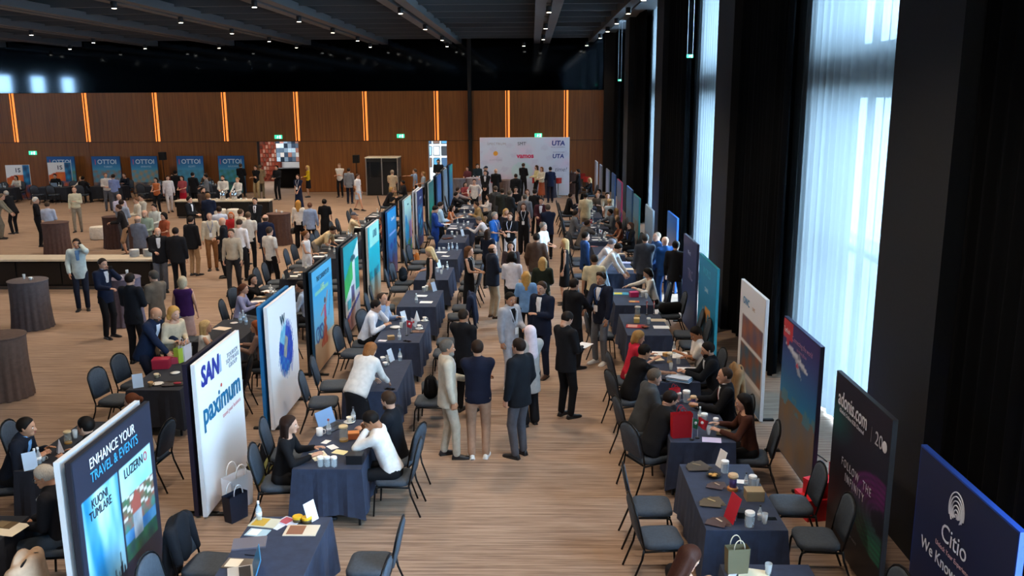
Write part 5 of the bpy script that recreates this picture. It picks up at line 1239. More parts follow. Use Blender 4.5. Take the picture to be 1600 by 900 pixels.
for px, ang, lab, kw in [
    ((-9.33, 22.75), 95, 'man in black suit seen from behind near the plates', dict(top=BLK, low=TB, hair=('short', '1d1512'), shirt='e0e0e6', bulk=1.1)),
    ((-9.78, 24.99), 70, 'man in black blazer and khaki trousers', dict(top=BLK, low=('trousers', 'a08060'), hair=('short', '241a15'), bulk=1.05)),
    ((-9.54, 25.82), 290, 'man in cream shirt and brown trousers with lanyard', dict(top=('shirt', 'c9bda8'), low=('trousers', '8a5f3c'), hair=('buzz', '3a2a20'), extra=('lanyard',), arms=('pocket', 'down'))),
    ((-8.77, 24.70), 190, 'bald man in black suit with folded arms', dict(top=BLK, low=TB, hair=None, arms=('fold', 'fold'))),
    ((-7.78, 22.50), 275, 'man in beige shirt walking toward the camera', dict(top=('shirt', 'b0a594'), low=('trousers', '2c2c30'), hair=('short', '3a2c22'), step=.3, arms=('low', 'down'))),
    ((-8.15, 24.30), 80, 'man in white shirt seen from behind in the crowd', dict(top=('shirt', 'd6d0d0'), low=TB, hair=('short', '3a2a20'), look=(0, -15))),
    ((-8.42, 25.94), 100, 'man in white polo second from the right of the crowd', dict(top=('polo', 'd0c8be'), low=TB, hair=('short', '5a4636'))),
    ((-8.89, 26.70), 60, 'man in cream shirt deeper in the crowd', dict(top=('shirt', 'd4cab8'), low=TB, hair=('buzz', '4a3a2c'))),
    ((-6.87, 22.82), 60, 'man in white short-sleeved shirt walking right', dict(top=('polo', 'cfccc8'), low=TB, hair=('short', '3a2c24'), step=.2)),
    ((-7.73, 25.36), 85, 'bald man in navy suit at the right of the crowd', dict(top=('jacket', '17203a'), low=TN, hair=('fringe', '4a3a2c'), bulk=1.1)),
    ((-9.41, 29.80), 270, 'man in black suit and tie facing the camera', dict(top=BLK, low=TB, hair=('short', '1d1512'), shirt='e0e0e6', tie='2a2a30', arms=('front', 'front'))),
    ((-11.83, 30.26), 350, 'man in black suit holding a tray by the counter', dict(top=BLK, low=TB, hair=('short', '1d1512'), shirt='dfe2ea', arms=('hold', 'hold'))),
    ((-11.54, 31.26), 100, 'man in navy suit seen from behind at the counter', dict(top=('jacket', '172036'), low=TN, hair=('short', '7a5a40'), arms=('hold', 'hold'))),
    ((-9.79, 27.36), 120, 'man in pale blue shirt amid the dark suits', dict(top=('shirt', 'c4cede'), low=TB, hair=('short', '2a1d16'), arms=('hold', 'hold'))),
    ((-9.28, 26.95), 280, 'red-haired woman in red top in the crowd', dict(fem=True, h=1.62, top=('tee', 'b02a30'), low=TB, hair=('mid', 'b5602c'), arms=('hold', 'hold'))),
    ((-14.70, 31.15), 320, 'balding man in pale lilac shirt at the dark cocktail table', dict(top=('shirt', 'b0acc0'), low=('trousers', 'a88468'), hair=('fringe', '6a4a38'), arms=('hold', 'hold'))),
    ((-13.79, 29.36), 88, 'man in grey-blue shirt seen from behind', dict(top=('shirt', '8d97a8'), low=TG, hair=('short', '2a1d16'), arms=('hold', 'hold'))),
    ((-13.62, 30.11), 220, 'man in cream shirt among the cocktail tables', dict(top=('shirt', 'c8bfae'), low=TB, hair=('short', '6a4a34'), arms=('hold', 'hold'))),
    ((-13.79, 30.91), 230, 'dark-haired man behind the cream shirt', dict(top=('shirt', 'b5b0a4'), low=TB, hair=('short', '17110e'), arms=('hold', 'hold'))),
    ((-11.75, 26.46), 270, 'balding bearded man in sage shirt facing the camera', dict(top=('shirt', '8fa092'), low=TB, hair=('fringe', '6a5a48'), beard='8a7a68', arms=('hold', 'hold'))),
    ((-11.39, 25.16), 80, 'bald man in blue-grey suit seen from behind', dict(top=('jacket', '6a7080'), low=('trousers', '5a5450'), hair=('fringe', '8a7468'), arms=('hold', 'hold'), bulk=1.12)),
    ((-12.14, 28.07), 250, 'dark-haired man in white shirt near the cocktail tables', dict(top=('shirt', 'c6ccc8'), low=TB, hair=('short', '15100e'), arms=('hold', 'hold'))),
    ((-11.24, 26.60), 240, 'curly dark-haired woman in orange dress in the crowd', dict(fem=True, h=1.64, top=('dress_s', 'a0553c', .6), hair=('curly', '15100e'), arms=('hold', 'hold'))),
    ((-9.81, 22.76), 290, 'bald white-bearded man in black jacket by the plates', dict(top=BLK, low=TG, hair=('fringe', '9a948c'), beard='aaa49a', shirt='c9cdd6', arms=('down', 'hold'), bulk=1.1)),
    ((-13.40, 28.28), 200, 'man in black jacket and shorts with his back turned', dict(top=('jacket', '201c1e'), low=('shorts', 'a8876a'), hair=('short', '3a2418'), lean=14, arms=('hold', 'hold'))),
    ((-17.62, 33.70), 285, 'man in cream shirt and grey trousers with a leg crossed', dict(top=('shirt', 'cdc6aa'), low=('trousers', '8a8070'), hair=('buzz', '8a5a40'), arms=('chest', 'down'), step=.15)),
    ((-17.18, 30.21), 20, 'white-haired man in black at the far cocktail table', dict(top=('shirt', '15151a'), low=TB, hair=('short', 'cfcac2'), arms=('hold', 'hold'))),
    ((-16.05, 28.87), 95, 'man in white shirt at the far left cocktail table', dict(top=('shirt', 'b8bed0'), low=TB, hair=('short', '4a3a2c'), arms=('hold', 'hold'))),
    ((-20.05, 33.29), 160, 'man in black jacket bending at the left picture edge', dict(top=BLK, low=TB, hair=('short', 'b0aaa0'), lean=25, arms=('reach', 'reach'))),
    ((-19.44, 31.98), 20, 'man in olive shirt cut by the left picture edge', dict(top=('shirt', '8a8270'), low=('trousers', '7a7262'), hair=('short', '6a5a48'), lean=20, arms=('reach', 'reach'))),
    ((-19.58, 40.39), 300, 'man in white shirt before the third blue banner', dict(top=('shirt', 'cdc8c4'), low=TG, hair=('short', '6a4a38'), arms=('hold', 'hold'))),
    ((-18.90, 39.69), 95, 'man in periwinkle shirt before the third blue banner', dict(top=('shirt', '7f90c0'), low=TG, hair=('short', '2a1d16'), arms=('hold', 'hold'))),
    ((-22.58, 43.94), 250, 'woman in white seated before the second blue banner', dict(pose='sit', fem=True, h=1.6, top=('blouse', 'd8d4cc'), low=TB, hair=('bun', 'c29a5a'), arms=('table', 'table'))),
    ((-16.40, 39.62), 300, 'woman in white trouser suit walking', dict(fem=True, h=1.68, top=('jacket', 'd9d6da'), low=('trousers', 'd6d2d4'), hair=('mid', '2a1a14'), step=.3)),
    ((-15.88, 39.93), 260, 'woman in long red skirt before the blue banners', dict(fem=True, h=1.64, top=('tee', 'a04a50'), low=('skirt', 'b01830', .95), hair=('long', '1d1512'), arms=('hold', 'hold'))),
    ((-16.86, 41.68), 90, 'man in black left of the red skirt', dict(top=BLK, low=TB, hair=('short', '15100e'), arms=('hold', 'hold'))),
    ((-15.61, 40.56), 80, 'man in black right of the red skirt', dict(top=BLK, low=TB, hair=('short', '15100e'), arms=('hold', 'hold'))),
    ((-14.63, 39.50), 200, 'man in grey shirt behind the waiters', dict(top=('shirt', '6a6e74'), low=TB, hair=('short', '15100e'), arms=('hold', 'hold'))),
    ((-15.15, 46.02), 85, 'tall man in black suit before the last blue banner', dict(top=BLK, low=TB, hair=('short', '4a3a2c'), arms=('hold', 'hold'))),
    ((-13.6, 38.75), 270, 'bearded waiter in grey waistcoat behind the counter', dict(top=('vest', 'cfccc6'), low=TB, hair=('short', '2a1d16'), arms=('hold', 'hold'), beard='2a1d16')),
    ((-12.95, 38.75), 250, 'waitress with tied hair behind the counter', dict(fem=True, h=1.66, top=('vest', 'd2cec8'), low=TB, hair=('bun', '8a6a48'), arms=('hold', 'reach'))),
    ((-12.56, 33.53), 330, 'bearded man in brown jacket at the counter', dict(top=('jacket', '3a2c26'), low=TB, hair=('short', '1d1512'), beard='1d1512', arms=('hold', 'hold'))),
    ((-13.96, 44.67), 250, 'man in black shirt and khaki trousers by the doorway', dict(top=('polo', '17171b'), low=('trousers', 'a8946f'), hair=('short', '2a1d16'), arms=('fold', 'fold'))),
    ((-13.86, 45.08), 100, 'man in tan jacket by the doorway', dict(top=('jacket', '8a7458'), low=('trousers', '8a7a5f'), hair=('short', '6a5a48'), arms=('hold', 'hold'))),
    ((-10.61, 40.03), 255, 'woman in long navy dress with a badge', dict(fem=True, h=1.68, top=('dress_s', '16203a', .9), hair=('bun', '2a1a14'), extra=('badge',), arms=('front', 'front'))),
    ((-11.59, 45.71), 200, 'blonde woman in yellow top and black skirt', dict(fem=True, h=1.66, top=('blouse', 'd8b420'), low=('skirt', '15151a', .5), hair=('mid', 'd0b070'), arms=('hold', 'down'))),
    ((-7.93, 29.79), 92, 'red-blonde woman in white blouse and black trousers', dict(fem=True, h=1.66, top=('blouse', 'd8d2cc'), low=('wide', '15151a'), hair=('long', 'b5803c'))),
    ((-7.39, 29.22), 92, 'woman in denim jacket seen from behind', dict(fem=True, h=1.64, top=('jacket', '8fa2c4'), low=TB, hair=('bun', '6a4430'))),
    ((-7.07, 29.95), 88, 'woman in loose black dress with a shoulder bag', dict(fem=True, h=1.68, top=('dress_s', '131317', .55), hair=('bun', '17110e'))),
    ((-5.89, 22.73), 350, 'woman in white dress with a tan handbag', dict(fem=True, h=1.66, top=('dress', 'e0e0e4', .55), hair=('bun', '6a4428'), arms=('down', 'hold'))),
    ((-9.93, 45.74), 265, 'man in white shirt by the timber wall', dict(top=('polo', 'd4cec4'), low=TB, hair=('short', '8a6a50'), arms=('fold', 'fold'))),
    ((-8.84, 42.80), 85, 'man in grey jacket seen from behind by the timber wall', dict(top=('jacket', '7a808a'), low=TN, hair=('short', '2a1d16'))),
    ((-7.85, 39.91), 340, 'woman in white top and pale blue skirt striding', dict(fem=True, h=1.7, top=('tee', 'd9d8d8'), low=('skirt', 'b4c6d8', .45), hair=('pony', '3a2418'), step=.5)),
    ((-16.80, 39.27), 260, 'dark-haired woman in orange behind the fourth banner table', dict(fem=True, h=1.62, top=('tank', 'b8663a'), low=TB, hair=('long', '15100e'), arms=('hold', 'hold'))),
    ((-12.87, 44.61), 250, 'person in black inside the left doorway', dict(top=BLK, low=TB, hair=('short', '15100e'), arms=('hold', 'hold'))),
]:
    kw.setdefault('fine', False); _p = person(px, ang, lab, **kw)
    if 'tan handbag' in lab: prop('bag', (_p['lh'][0], _p['lh'][1], _p['lh'][2]-.36), 0, 'tan handbag carried by the woman in white dress', 'handbag', '8a6040')
    if 'blouse and black trousers' in lab: prop('bag', (_p['lh'][0], _p['lh'][1], _p['lh'][2]-.36), 0, 'black handbag carried by the red-blonde woman', 'handbag', '17151a')

# ------------------------------------------------------------------ empty chairs around the tables
def free(x, y, r=.5): return all((x-a)**2+(y-b)**2 > r*r for a, b in CHAIRS) and all((x-a)**2+(y-b)**2 > .36**2 for a, b in PEOPLE)
def chair_rows():
    rnd = random.Random(3)
    for nm, X, YS, al, ar in (('left of the aisle', LX, LY, 'panel', 'aisle'), ('right of the aisle', RX, RY, 'aisle', 'panel'), ('behind the left panels', L2X, L2Y, 'open', 'panel')):
        for i, y in enumerate(YS):
            for sx, sn in ((-1, al), (1, ar)):
                for sy, dn in ((-1, 'nearer'), (1, 'farther')):
                    cx = X+sx*(.82+rnd.uniform(-.03, .06)); cy = y+sy*.37+rnd.uniform(-.04, .04)
                    a = (0 if sx < 0 else 180)+rnd.uniform(-9, 9)
                    if free(cx, cy): chair(cx, cy, a, '%s empty chair on the %s side of the %s table %s' % (dn, sn, ORD[i+1], nm))
chair_rows()

# ------------------------------------------------------------------ small things on the tables
TZ = .746
ITEMS = []
def table_phrase(x, y):
    k = min(TABLES, key=lambda q: abs(TABLES[q][0]-x)*2+abs(TABLES[q][1]-y)); return TABLES[k][2]
IM = {}
def parts_of(kind, c, c2):
    k = (kind, c, c2)
    if k in IM: return IM[k]
    P = []
    if kind == 'bottle':
        P = [('body', MB().lathe([(.028, 0), (.032, .01), (.032, .12), (.012, .16), (.012, .19)], 12).mesh('body', glass('dcecf6'), True)), ('label', MB().lathe([(.0325, .05), (.0325, .09)], 12).mesh('label', plain(c), True)), ('cap', MB().lathe([(.014, .185), (.014, .21)], 10).mesh('cap', plain(c2)))]
    elif kind == 'jar':
        P = [('body', MB().lathe([(.034, 0), (.038, .01), (.038, .09), (.033, .1)], 14).mesh('body', glass('d8e4ec'), True)), ('lid', MB().lathe([(.038, .1), (.039, .105), (.039, .122), (.035, .126)], 14).mesh('lid', plain(c)))]
    elif kind == 'yjar':
        P = [('body', MB().lathe([(.05, 0), (.052, .04)], 16).mesh('body', plain('4a3c20'), True)), ('lid', MB().lathe([(.054, .04), (.054, .058), (.05, .062)], 16).mesh('lid', plain(c)))]
    elif kind == 'tallglass':
        P = [('body', MB().lathe([(.05, 0), (.055, .01), (.05, .17), (.056, .18)], 16).mesh('body', glass('e0dccc'), True)), ('base', MB().lathe([(.056, 0), (.056, .025)], 16).mesh('base', plain('b08a4a'))), ('lid', MB().lathe([(.06, .18), (.06, .2), (.052, .206)], 16).mesh('lid', plain(c)))]
    elif kind == 'hourglass':
        P = [('base', MB().lathe([(.06, 0), (.062, .03), (.05, .04)], 16).mesh('base', plain(c, .4))), ('body', MB().lathe([(.04, .04), (.042, .15)], 14).mesh('body', plain('5a4a86', .3), True)), ('lid', MB().lathe([(.055, .15), (.06, .17), (.05, .19)], 16).mesh('lid', plain('d8b890', .4)))]
    elif kind == 'glass':
        P = [('body', MB().lathe([(.026, 0), (.034, .11), (.031, .11), (.024, .008)], 14).mesh('body', glass('e6f0f6'), True))]
    elif kind == 'cup':
        P = [('body', MB().lathe([(.024, 0), (.036, .05), (.041, .07), (.037, .07), (.032, .045), (.0, .04)], 16).mesh('body', plain(c, .3), True)), ('handle', MB().tube([(.036, 0, .06), (.06, 0, .055), (.062, 0, .03), (.033, 0, .02)], .005, 6).mesh('handle', plain(c, .3), True))]
    elif kind == 'mug':
        P = [('body', MB().lathe([(.04, 0), (.043, .01), (.043, .1), (.038, .1), (.037, .02), (0, .015)], 16).mesh('body', plain(c, .3), True)), ('handle', MB().tube([(.042, 0, .085), (.072, 0, .08), (.074, 0, .035), (.041, 0, .02)], .007, 6).mesh('handle', plain(c, .3), True))]
    elif kind == 'saucer':
        P = [('plate', MB().lathe([(.035, 0), (.075, .012), (.076, .015), (.03, .006)], 20).mesh('plate', plain(c, .3), True))]
    elif kind == 'bowl':
        P = [('bowl', MB().lathe([(.05, 0), (.085, .03), (.08, .03), (.045, .01)], 20).mesh('bowl', plain(c, .4), True)), ('snack', MB().ell((.02, .01, .025), (.03, .022, .012)).ell((-.03, .01, .025), (.028, .024, .012)).ell((0, -.03, .025), (.03, .02, .012)).mesh('snack', plain(c2, .7), True))]
        P[1][1].name = 'snack'
    elif kind == 'paper': P = [('sheet', MB().box(-.105, .105, -.148, .148, 0, .003).mesh('sheet', plain(c, .6)))]
    elif kind == 'stack': P = [('sheet', MB().box(-.11+.006*i % .02, .11+.006*i % .02, -.15+.004*i % .02, .15+.004*i % .02, .009*i, .009*i+.008).mesh('sheet', plain(c if i % 2 else c2, .6))) for i in range(5)]
    elif kind == 'leaflet': P = [('cover', MB().box(-.075, .075, -.11, .11, 0, .006).mesh('cover', plain(c, .4))), ('picture', MB().box(-.06, .06, -.02, .09, .006, .0075).mesh('picture', plain(c2, .4)))]
    elif kind == 'fan':
        b = MB()
        for i in range(4):
            a = R(-35+i*23); ca, sa = math.cos(a), math.sin(a); q = [(-.06, 0), (.06, 0), (.06, .2), (-.06, .2)]
            b.rings([[(x*ca-y*sa, x*sa+y*ca-.1, z+.004*i) for x, y in q] for z in (0, .0035)])
        P = [('cards', b.mesh('cards', plain(c, .5))), ('motif', MB().rings([[(x+.02, y+.02, z) for x, y in rrect(.02, .09, .009, 2)] for z in (.0165, .018)]).mesh('motif', plain(c2, .5)))]
    elif kind == 'tent':
        P = [('card', MB().rings([[(-.075, -.05, 0), (.075, -.05, 0), (.075, -.047, 0), (-.075, -.047, 0)], [(-.075, .012, .2), (.075, .012, .2), (.075, .015, .2), (-.075, .015, .2)]]).mesh('card', plain(c, .5))), ('prop', MB().box(-.02, .02, .0, .004, 0, .1).mesh('prop', plain(c2, .5)))]
    elif kind == 'laptop':
        s = MB().rings([[(x, .115+(y-.115)*.0-.0+t, z) for x, t, z in ((-.16, 0, .012), (.16, 0, .012), (.16, .07, .21), (-.16, .07, .21))], [(x, .123+t, z) for x, t, z in ((-.16, 0, .012), (.16, 0, .012), (.16, .07, .21), (-.16, .07, .21))]]) if False else MB().rings([[(-.16, .112, .014), (.16, .112, .014), (.16, .18, .21), (-.16, .18, .21)], [(-.16, .12, .012), (.16, .12, .012), (.16, .188, .208), (-.16, .188, .208)]])
        P = [('base', MB().box(-.16, .16, -.11, .115, 0, .015).mesh('base', plain(c, .35))), ('keyboard', MB().box(-.14, .14, -.01, .095, .015, .018).mesh('keyboard', plain('202226', .5))), ('screen', s.mesh('screen', plain(c2, .3)))]
    elif kind == 'closed': P = [('base', MB().box(-.16, .16, -.11, .11, 0, .011).mesh('base', plain(c, .35))), ('lid', MB().box(-.16, .16, -.11, .11, .012, .02).mesh('lid', plain(c2, .35)))]
    elif kind == 'flag':
        P = [('stand', MB().lathe([(.03, 0), (.028, .015), (.004, .018)], 12).mesh('stand', plain('2a2a2e'))), ('pole', MB().tube([(0, 0, .015), (0, 0, .3)], .003, 5).mesh('pole', plain('d0d0d4'))),
             ('cloth', MB().rings([[(.0+.13*t+.0, .015*math.sin(t*7), .29-.05*t), (.0+.10*t, .015*math.sin(t*7+.4), .17-.06*t)] for t in (0, .25, .5, .75, 1)], False, False, False).mesh('cloth', plain(c, .6))), ('emblem', MB().ell((.055, .0, .215), (.022, .016, .022), 10, 5).mesh('emblem', plain(c2, .6)))]
    elif kind == 'pyramid': P = [('card', MB().rings([[(.065, 0, 0), (0, .065, 0), (-.065, 0, 0), (0, -.065, 0)], [(.004, 0, .21), (0, .004, .21), (-.004, 0, .21), (0, -.004, .21)]]).mesh('card', plain(c, .5)))]
    elif kind == 'box': P = [('carton', MB().box(-.1, .1, -.075, .075, 0, .1).mesh('carton', plain(c, .5))), ('lid', MB().box(-.103, .103, -.078, .078, .1, .12).mesh('lid', plain(c2, .5)))]
    elif kind == 'phone': P = [('case', MB().box(-.036, .036, -.075, .075, 0, .008).mesh('case', plain('121317', .3))), ('screen', MB().box(-.033, .033, -.07, .07, .008, .009).mesh('screen', plain(c, .15)))]
    elif kind == 'giftbag':
        P = [('bag', MB().rings([[(x*w, y*w, z) for x, y in ((-.1, -.05), (.1, -.05), (.1, .05), (-.1, .05))] for w, z in ((.92, 0), (1, .12), (1.03, .25))], True, False).mesh('bag', plain(c, .6)))]
        P += [('handle', MB().tube([(.05*math.cos(R(a)), s*.05, .25+.09*math.sin(R(a))) for a in range(0, 181, 20)], .005, 6).mesh('handle', plain(c2, .5), True)) for s in (-1, 1)]
    elif kind == 'redbag':
        P = [('bag', MB().rings([[(x*w, y*w, z) for x, y in ((-.13, -.05), (.13, -.05), (.13, .05), (-.13, .05))] for w, z in ((.95, 0), (1, .15), (1.02, .32))], True, False).mesh('bag', plain(c, .5)))]
        P += [('handle', MB().tube([(.05*math.cos(R(a)), s*.05, .32+.09*math.sin(R(a))) for a in range(0, 181, 20)], .005, 6).mesh('handle', plain(c2, .5), True)) for s in (-1, 1)]
    elif kind == 'plates': P = [('plate', MB().lathe([(.06, .022*i), (.13, .022*i+.018), (.132, .022*i+.022), (.05, .022*i+.01)], 20).mesh('plate', plain('e6e4e0', .3), True)) for i in range(9)]
    elif kind == 'urn': P = [('body', MB().lathe([(.1, 0), (.12, .03), (.12, .3), (.07, .38), (.02, .4)], 16).mesh('body', metal_('c8ccd2', .2), True)), ('tap', MB().tube([(0, -.12, .08), (0, -.17, .08), (0, -.17, .05)], .012, 6).mesh('tap', metal_('c8ccd2', .2), True)), ('knob', MB().ell((0, 0, .41), (.02, .02, .02)).mesh('knob', plain('18181a')))]
    elif kind == 'tray': P = [('tray', MB().rings([[(x*s, y*s, z) for x, y in rrect(.34, .24, .04, 3)] for s, z in ((.92, 0), (1, .02), (.97, .02), (.9, .006))]).mesh('tray', plain(c, .4))), ('snack', MB().ell((.05, 0, .02), (.06, .04, .015)).mesh('snack', plain(c2, .7), True))]
    elif kind == 'pen': P = [('barrel', MB().tube([(0, -.07, .006), (0, .06, .006)], .005, 6).mesh('barrel', plain(c, .3)))]
    IM[k] = P; return P
NAMES = {'bottle': 'water_bottle', 'jar': 'lidded_jar', 'yjar': 'round_tin', 'tallglass': 'glass_canister', 'hourglass': 'wooden_hourglass', 'glass': 'drinking_glass', 'cup': 'coffee_cup', 'mug': 'mug', 'saucer': 'saucer', 'bowl': 'snack_bowl', 'paper': 'paper_sheet', 'stack': 'booklet_stack', 'leaflet': 'leaflet', 'fan': 'leaflet_fan', 'tent': 'tent_card', 'laptop': 'laptop', 'closed': 'closed_laptop', 'flag': 'table_flag', 'pyramid': 'folded_card', 'box': 'gift_box', 'phone': 'mobile_phone', 'giftbag': 'gift_bag', 'redbag': 'paper_bag', 'plates': 'plate_stack', 'urn': 'coffee_urn', 'tray': 'serving_tray', 'pen': 'pen'}
def item(kind, xy, c='f0f0ee', c2='f0f0f0', ang=0, desc=None, z=TZ, phrase=None, s=1.0, cat=None):
    nm = NAMES[kind]; P = parts_of(kind, c, c2)
    if z == TZ or z == TZ+.012:                                    # keep it on its table top
        k = min(TABLES, key=lambda q: abs(TABLES[q][0]-xy[0])*2+abs(TABLES[q][1]-xy[1])); tx, ty, _ = TABLES[k]
        mx, my = (.74, .33) if k[0] == 'W' else (.33, .74)
        xy = (min(tx+mx, max(tx-mx, xy[0])), min(ty+my, max(ty-my, xy[1])))
    o = None
    if len(P) == 1: o = link(nm, P[0][1])
    else:
        o = empty(nm)
        for n, me in P: link(n, me, o)
    o.location = (xy[0], xy[1], z); o.rotation_euler = (0, 0, R(ang)); o.scale = (s, s, s)
    d = desc or {'bottle': 'clear water bottle', 'jar': 'pale-lidded glass jar', 'glass': 'empty drinking glass', 'cup': 'white coffee cup', 'saucer': 'white saucer', 'paper': 'loose white sheet', 'phone': 'black phone lying', 'tent': 'white tent card', 'leaflet': 'printed leaflet', 'flag': 'small flag'}.get(kind, nm.replace('_', ' '))
    ITEMS.append((o, d, phrase or 'on the '+table_phrase(*xy), xy[1], xy[0])); o['category'] = cat or nm.split('_')[-1]
    return o
# first table left of the aisle
item('tent', (-2.29, 8.55), 'e6e8f0', ang=60); item('leaflet', (-2.32, 8.14), 'd9cdb8', '8a5a44', 90, 'cream magazine', s=1.5)
item('yjar', (-2.41, 8.34), 'e0b420', desc='yellow-lidded tin'); item('yjar', (-2.31, 8.32), 'e0b420', desc='yellow-lidded tin')
item('leaflet', (-2.50, 8.33), 'c9d0e6', 'b04a5a', 60, 'pale blue leaflet'); item('paper', (-2.58, 8.24), 'd6dcf2', ang=-30, desc='folded lilac card', s=.5)
item('leaflet', (-2.74, 8.30), 'c9c8b4', 'c09a2a', 80, 'brochure with yellow picture', s=1.3); item('bottle', (-2.84, 8.37), 'dfe6ee', 'f0f0f0')
item('leaflet', (-2.75, 8.09), 'a9c4d0', 'f0ece0', 80, 'blue card with white block'); item('closed', (-2.76, 7.86), '5a5560', '6a656e', 12, 'closed grey laptop', cat='laptop'); item('pen', (-2.68, 7.64), '15151a', ang=80)
item('leaflet', (-2.75, 7.49), '6a5c4c', 'f0e4cc', 85, 'brown folder with white notes', s=1.2); item('laptop', (-2.66, 7.27), 'bdb8b0', '3f86b4', -70, 'open silver laptop')
# second
for p in ((-2.50, 9.72), (-2.42, 9.72), (-2.34, 9.72)): item('jar', p, desc='white-lidded tumbler')
item('paper', (-2.59, 10.04), 'efe6c8', ang=30, desc='pile of cream notes', s=.9); item('paper', (-2.36, 10.16), 'f0e8b4', ang=70, desc='yellow-edged sheet', s=.6); item('paper', (-2.49, 10.32), ang=40, s=.5); item('paper', (-2.61, 10.49), ang=-20, desc='white business card', s=.4)
item('mug', (-2.76, 10.71), 'ece8e4', ang=0); item('bottle', (-2.63, 10.75), 'c8ccd6', 'a05050'); item('saucer', (-2.79, 11.19)); item('cup', (-2.79, 11.19), 'f2ead8', z=TZ+.012); item('saucer', (-2.45, 11.17)); item('cup', (-2.45, 11.17), 'f2ead8', z=TZ+.012)
item('bottle', (-2.40, 11.36), 'dfe6ee', '30343a'); item('tallglass', (-2.39, 10.53), 'd8c49a', desc='tall glass canister with beige lid'); item('laptop', (-2.62, 11.00), '3a3f48', '7fa0c8', 60, 'open laptop with blue screen back'); item('box', (-2.28, 10.62), 'c0683a', 'd88a4a', 10, 'open orange box', s=.7)
o_ = item('box', (-2.11, 9.85), '101014', '17171c', 0, 'black soft bag', s=.95, cat='bag')
# third
item('bottle', (-2.18, 14.04), 'dfe6ee', '4a7ab0'); item('tent', (-2.35, 14.22), 'cfdcec', ang=70); item('cup', (-2.38, 13.72)); item('cup', (-2.47, 14.11)); item('phone', (-2.12, 12.56), '101014', ang=70); item('glass', (-2.38, 13.97))
# fourth
item('pyramid', (-2.24, 17.23), desc='white folded napkin pyramid', cat='napkin'); item('saucer', (-2.12, 16.08)); item('cup', (-2.12, 16.08), z=TZ+.012); item('saucer', (-2.09, 16.71)); item('cup', (-2.09, 16.71), z=TZ+.012)
item('flag', (-2.29, 15.62), 'b8283a', 'f0f0f0', 30, 'small red and white flag'); item('flag', (-2.23, 15.80), 'e6e6ea', 'd04a50', -20, 'small white flag'); item('bottle', (-2.38, 15.31), 'dfe6ee', 'e0e4ea'); item('box', (-2.54, 15.35), '8a6a48', 'b0946a', 20, 'small kraft box', s=.6)
item('tent', (-2.51, 17.07), 'd8e4f0', ang=60); item('saucer', (-2.58, 16.17), desc='white plate of food', s=1.4, cat='plate'); item('leaflet', (-2.12, 15.89), '5a4038', '8a6a58', 90, 'brown menu', s=1.1); item('phone', (-2.23, 15.22), '15151a', ang=60); item('glass', (-2.47, 16.17)); item('paper', (-2.68, 15.27), 'd8dce8', ang=80, s=.5); item('jar', (-2.49, 16.56))
# fifth
item('paper', (-2.42, 18.94), ang=85, s=.8); item('paper', (-2.25, 18.32), ang=88, s=.9); item('jar', (-2.42, 19.33)); item('jar', (-2.37, 19.61)); item('tent', (-2.22, 19.61), 'b8cce4', ang=60); item('bottle', (-2.45, 18.26), 'dfe6ee', 'e0e4ea'); item('pen', (-2.43, 18.69), '20242c', ang=80)
# sixth and seventh
item('tent', (-2.39, 22.24), 'd0dcec', ang=60); item('glass', (-2.23, 21.40)); item('glass', (-2.25, 21.98)); item('bottle', (-2.14, 21.98)); item('jar', (-2.35, 21.65)); item('phone', (-2.24, 22.42), '15151a', ang=80)
for a in ((-2.37, 24.87), (-2.28, 25.09), (-2.13, 24.87)): item('bottle', a, 'c8d4e4', 'e6eaf0')
item('paper', (-2.54, 24.55), ang=80); item('paper', (-2.37, 23.93), ang=70, s=.7); item('glass', (-2.63, 24.77)); item('cup', (-2.53, 24.98))
item('tray', (-2.60, 26.99), '4a2c24', '9a5a4a', 20, 'dark tray of snacks'); item('jar', (-2.53, 27.77)); item('glass', (-2.37, 27.77)); item('tent', (-2.20, 27.63), 'c8d4e4', ang=60); item('cup', (-2.40, 27.11)); item('phone', (-2.10, 27.37), '15151a', ang=70)
# right row
item('giftbag', (1.87, 7.40), '6a6248', 'd8ccb4', 8, 'olive gift bag with cream handles'); item('glass', (2.15, 7.36)); item('paper', (2.02, 7.36), 'f0e8cc', ang=75, s=.9); item('phone', (1.67, 7.35), 'f0f2f8', ang=-25, desc='bright phone screen')
item('fan', (1.95, 9.75), '4a4238', '8a7a60', 60, 'fan of mottled brown leaflets', s=1.2); item('bowl', (2.08, 9.48), '17140f', 'd8a860', desc='black bowl of pretzels'); item('fan', (2.07, 9.23), '4c3a38', 'c0a890', 35, 'fan of brown cards', s=.9); item('fan', (1.93, 8.81), '5a4c38', 'b8a070', 45, 'fan of khaki leaflets', s=1.1); item('fan', (1.91, 8.36), '4c3a38', 'd0c0a8', 30, 'fan of dark cards', s=1.0)
item('jar', (2.23, 9.59), s=1.2); item('hourglass', (2.22, 9.13), 'b8763a', desc='wooden hourglass'); item('tent', (2.24, 9.76), 'e4e6ea', ang=-70); item('paper', (2.36, 9.35), ang=80, s=.5); item('box', (2.40, 8.91), '9a8462', 'a8916c', 0, 'flat kraft box', s=.95); item('jar', (2.45, 9.18), s=1.2); item('bottle', (2.40, 9.27), 'd8dce4', '30343a', s=.7); item('glass', (2.53, 9.18))
item('tent', (2.08, 8.42), 'b8182c', 'f0f0f0', -75, 'red card with a white crescent', s=1.35); item('box', (2.17, 8.50), '101012', '141418', 80, 'tall black box', s=.55); item('jar', (2.20, 8.27), s=1.3); item('bottle', (2.34, 8.42), 'd8dce4', '30343a', s=.8); item('glass', (2.37, 8.35)); item('phone', (2.46, 8.45), '101014', ang=88, s=.8); item('bowl', (2.08, 8.63), '17140f', 'd8b078', desc='small bowl of nuts', s=.6)
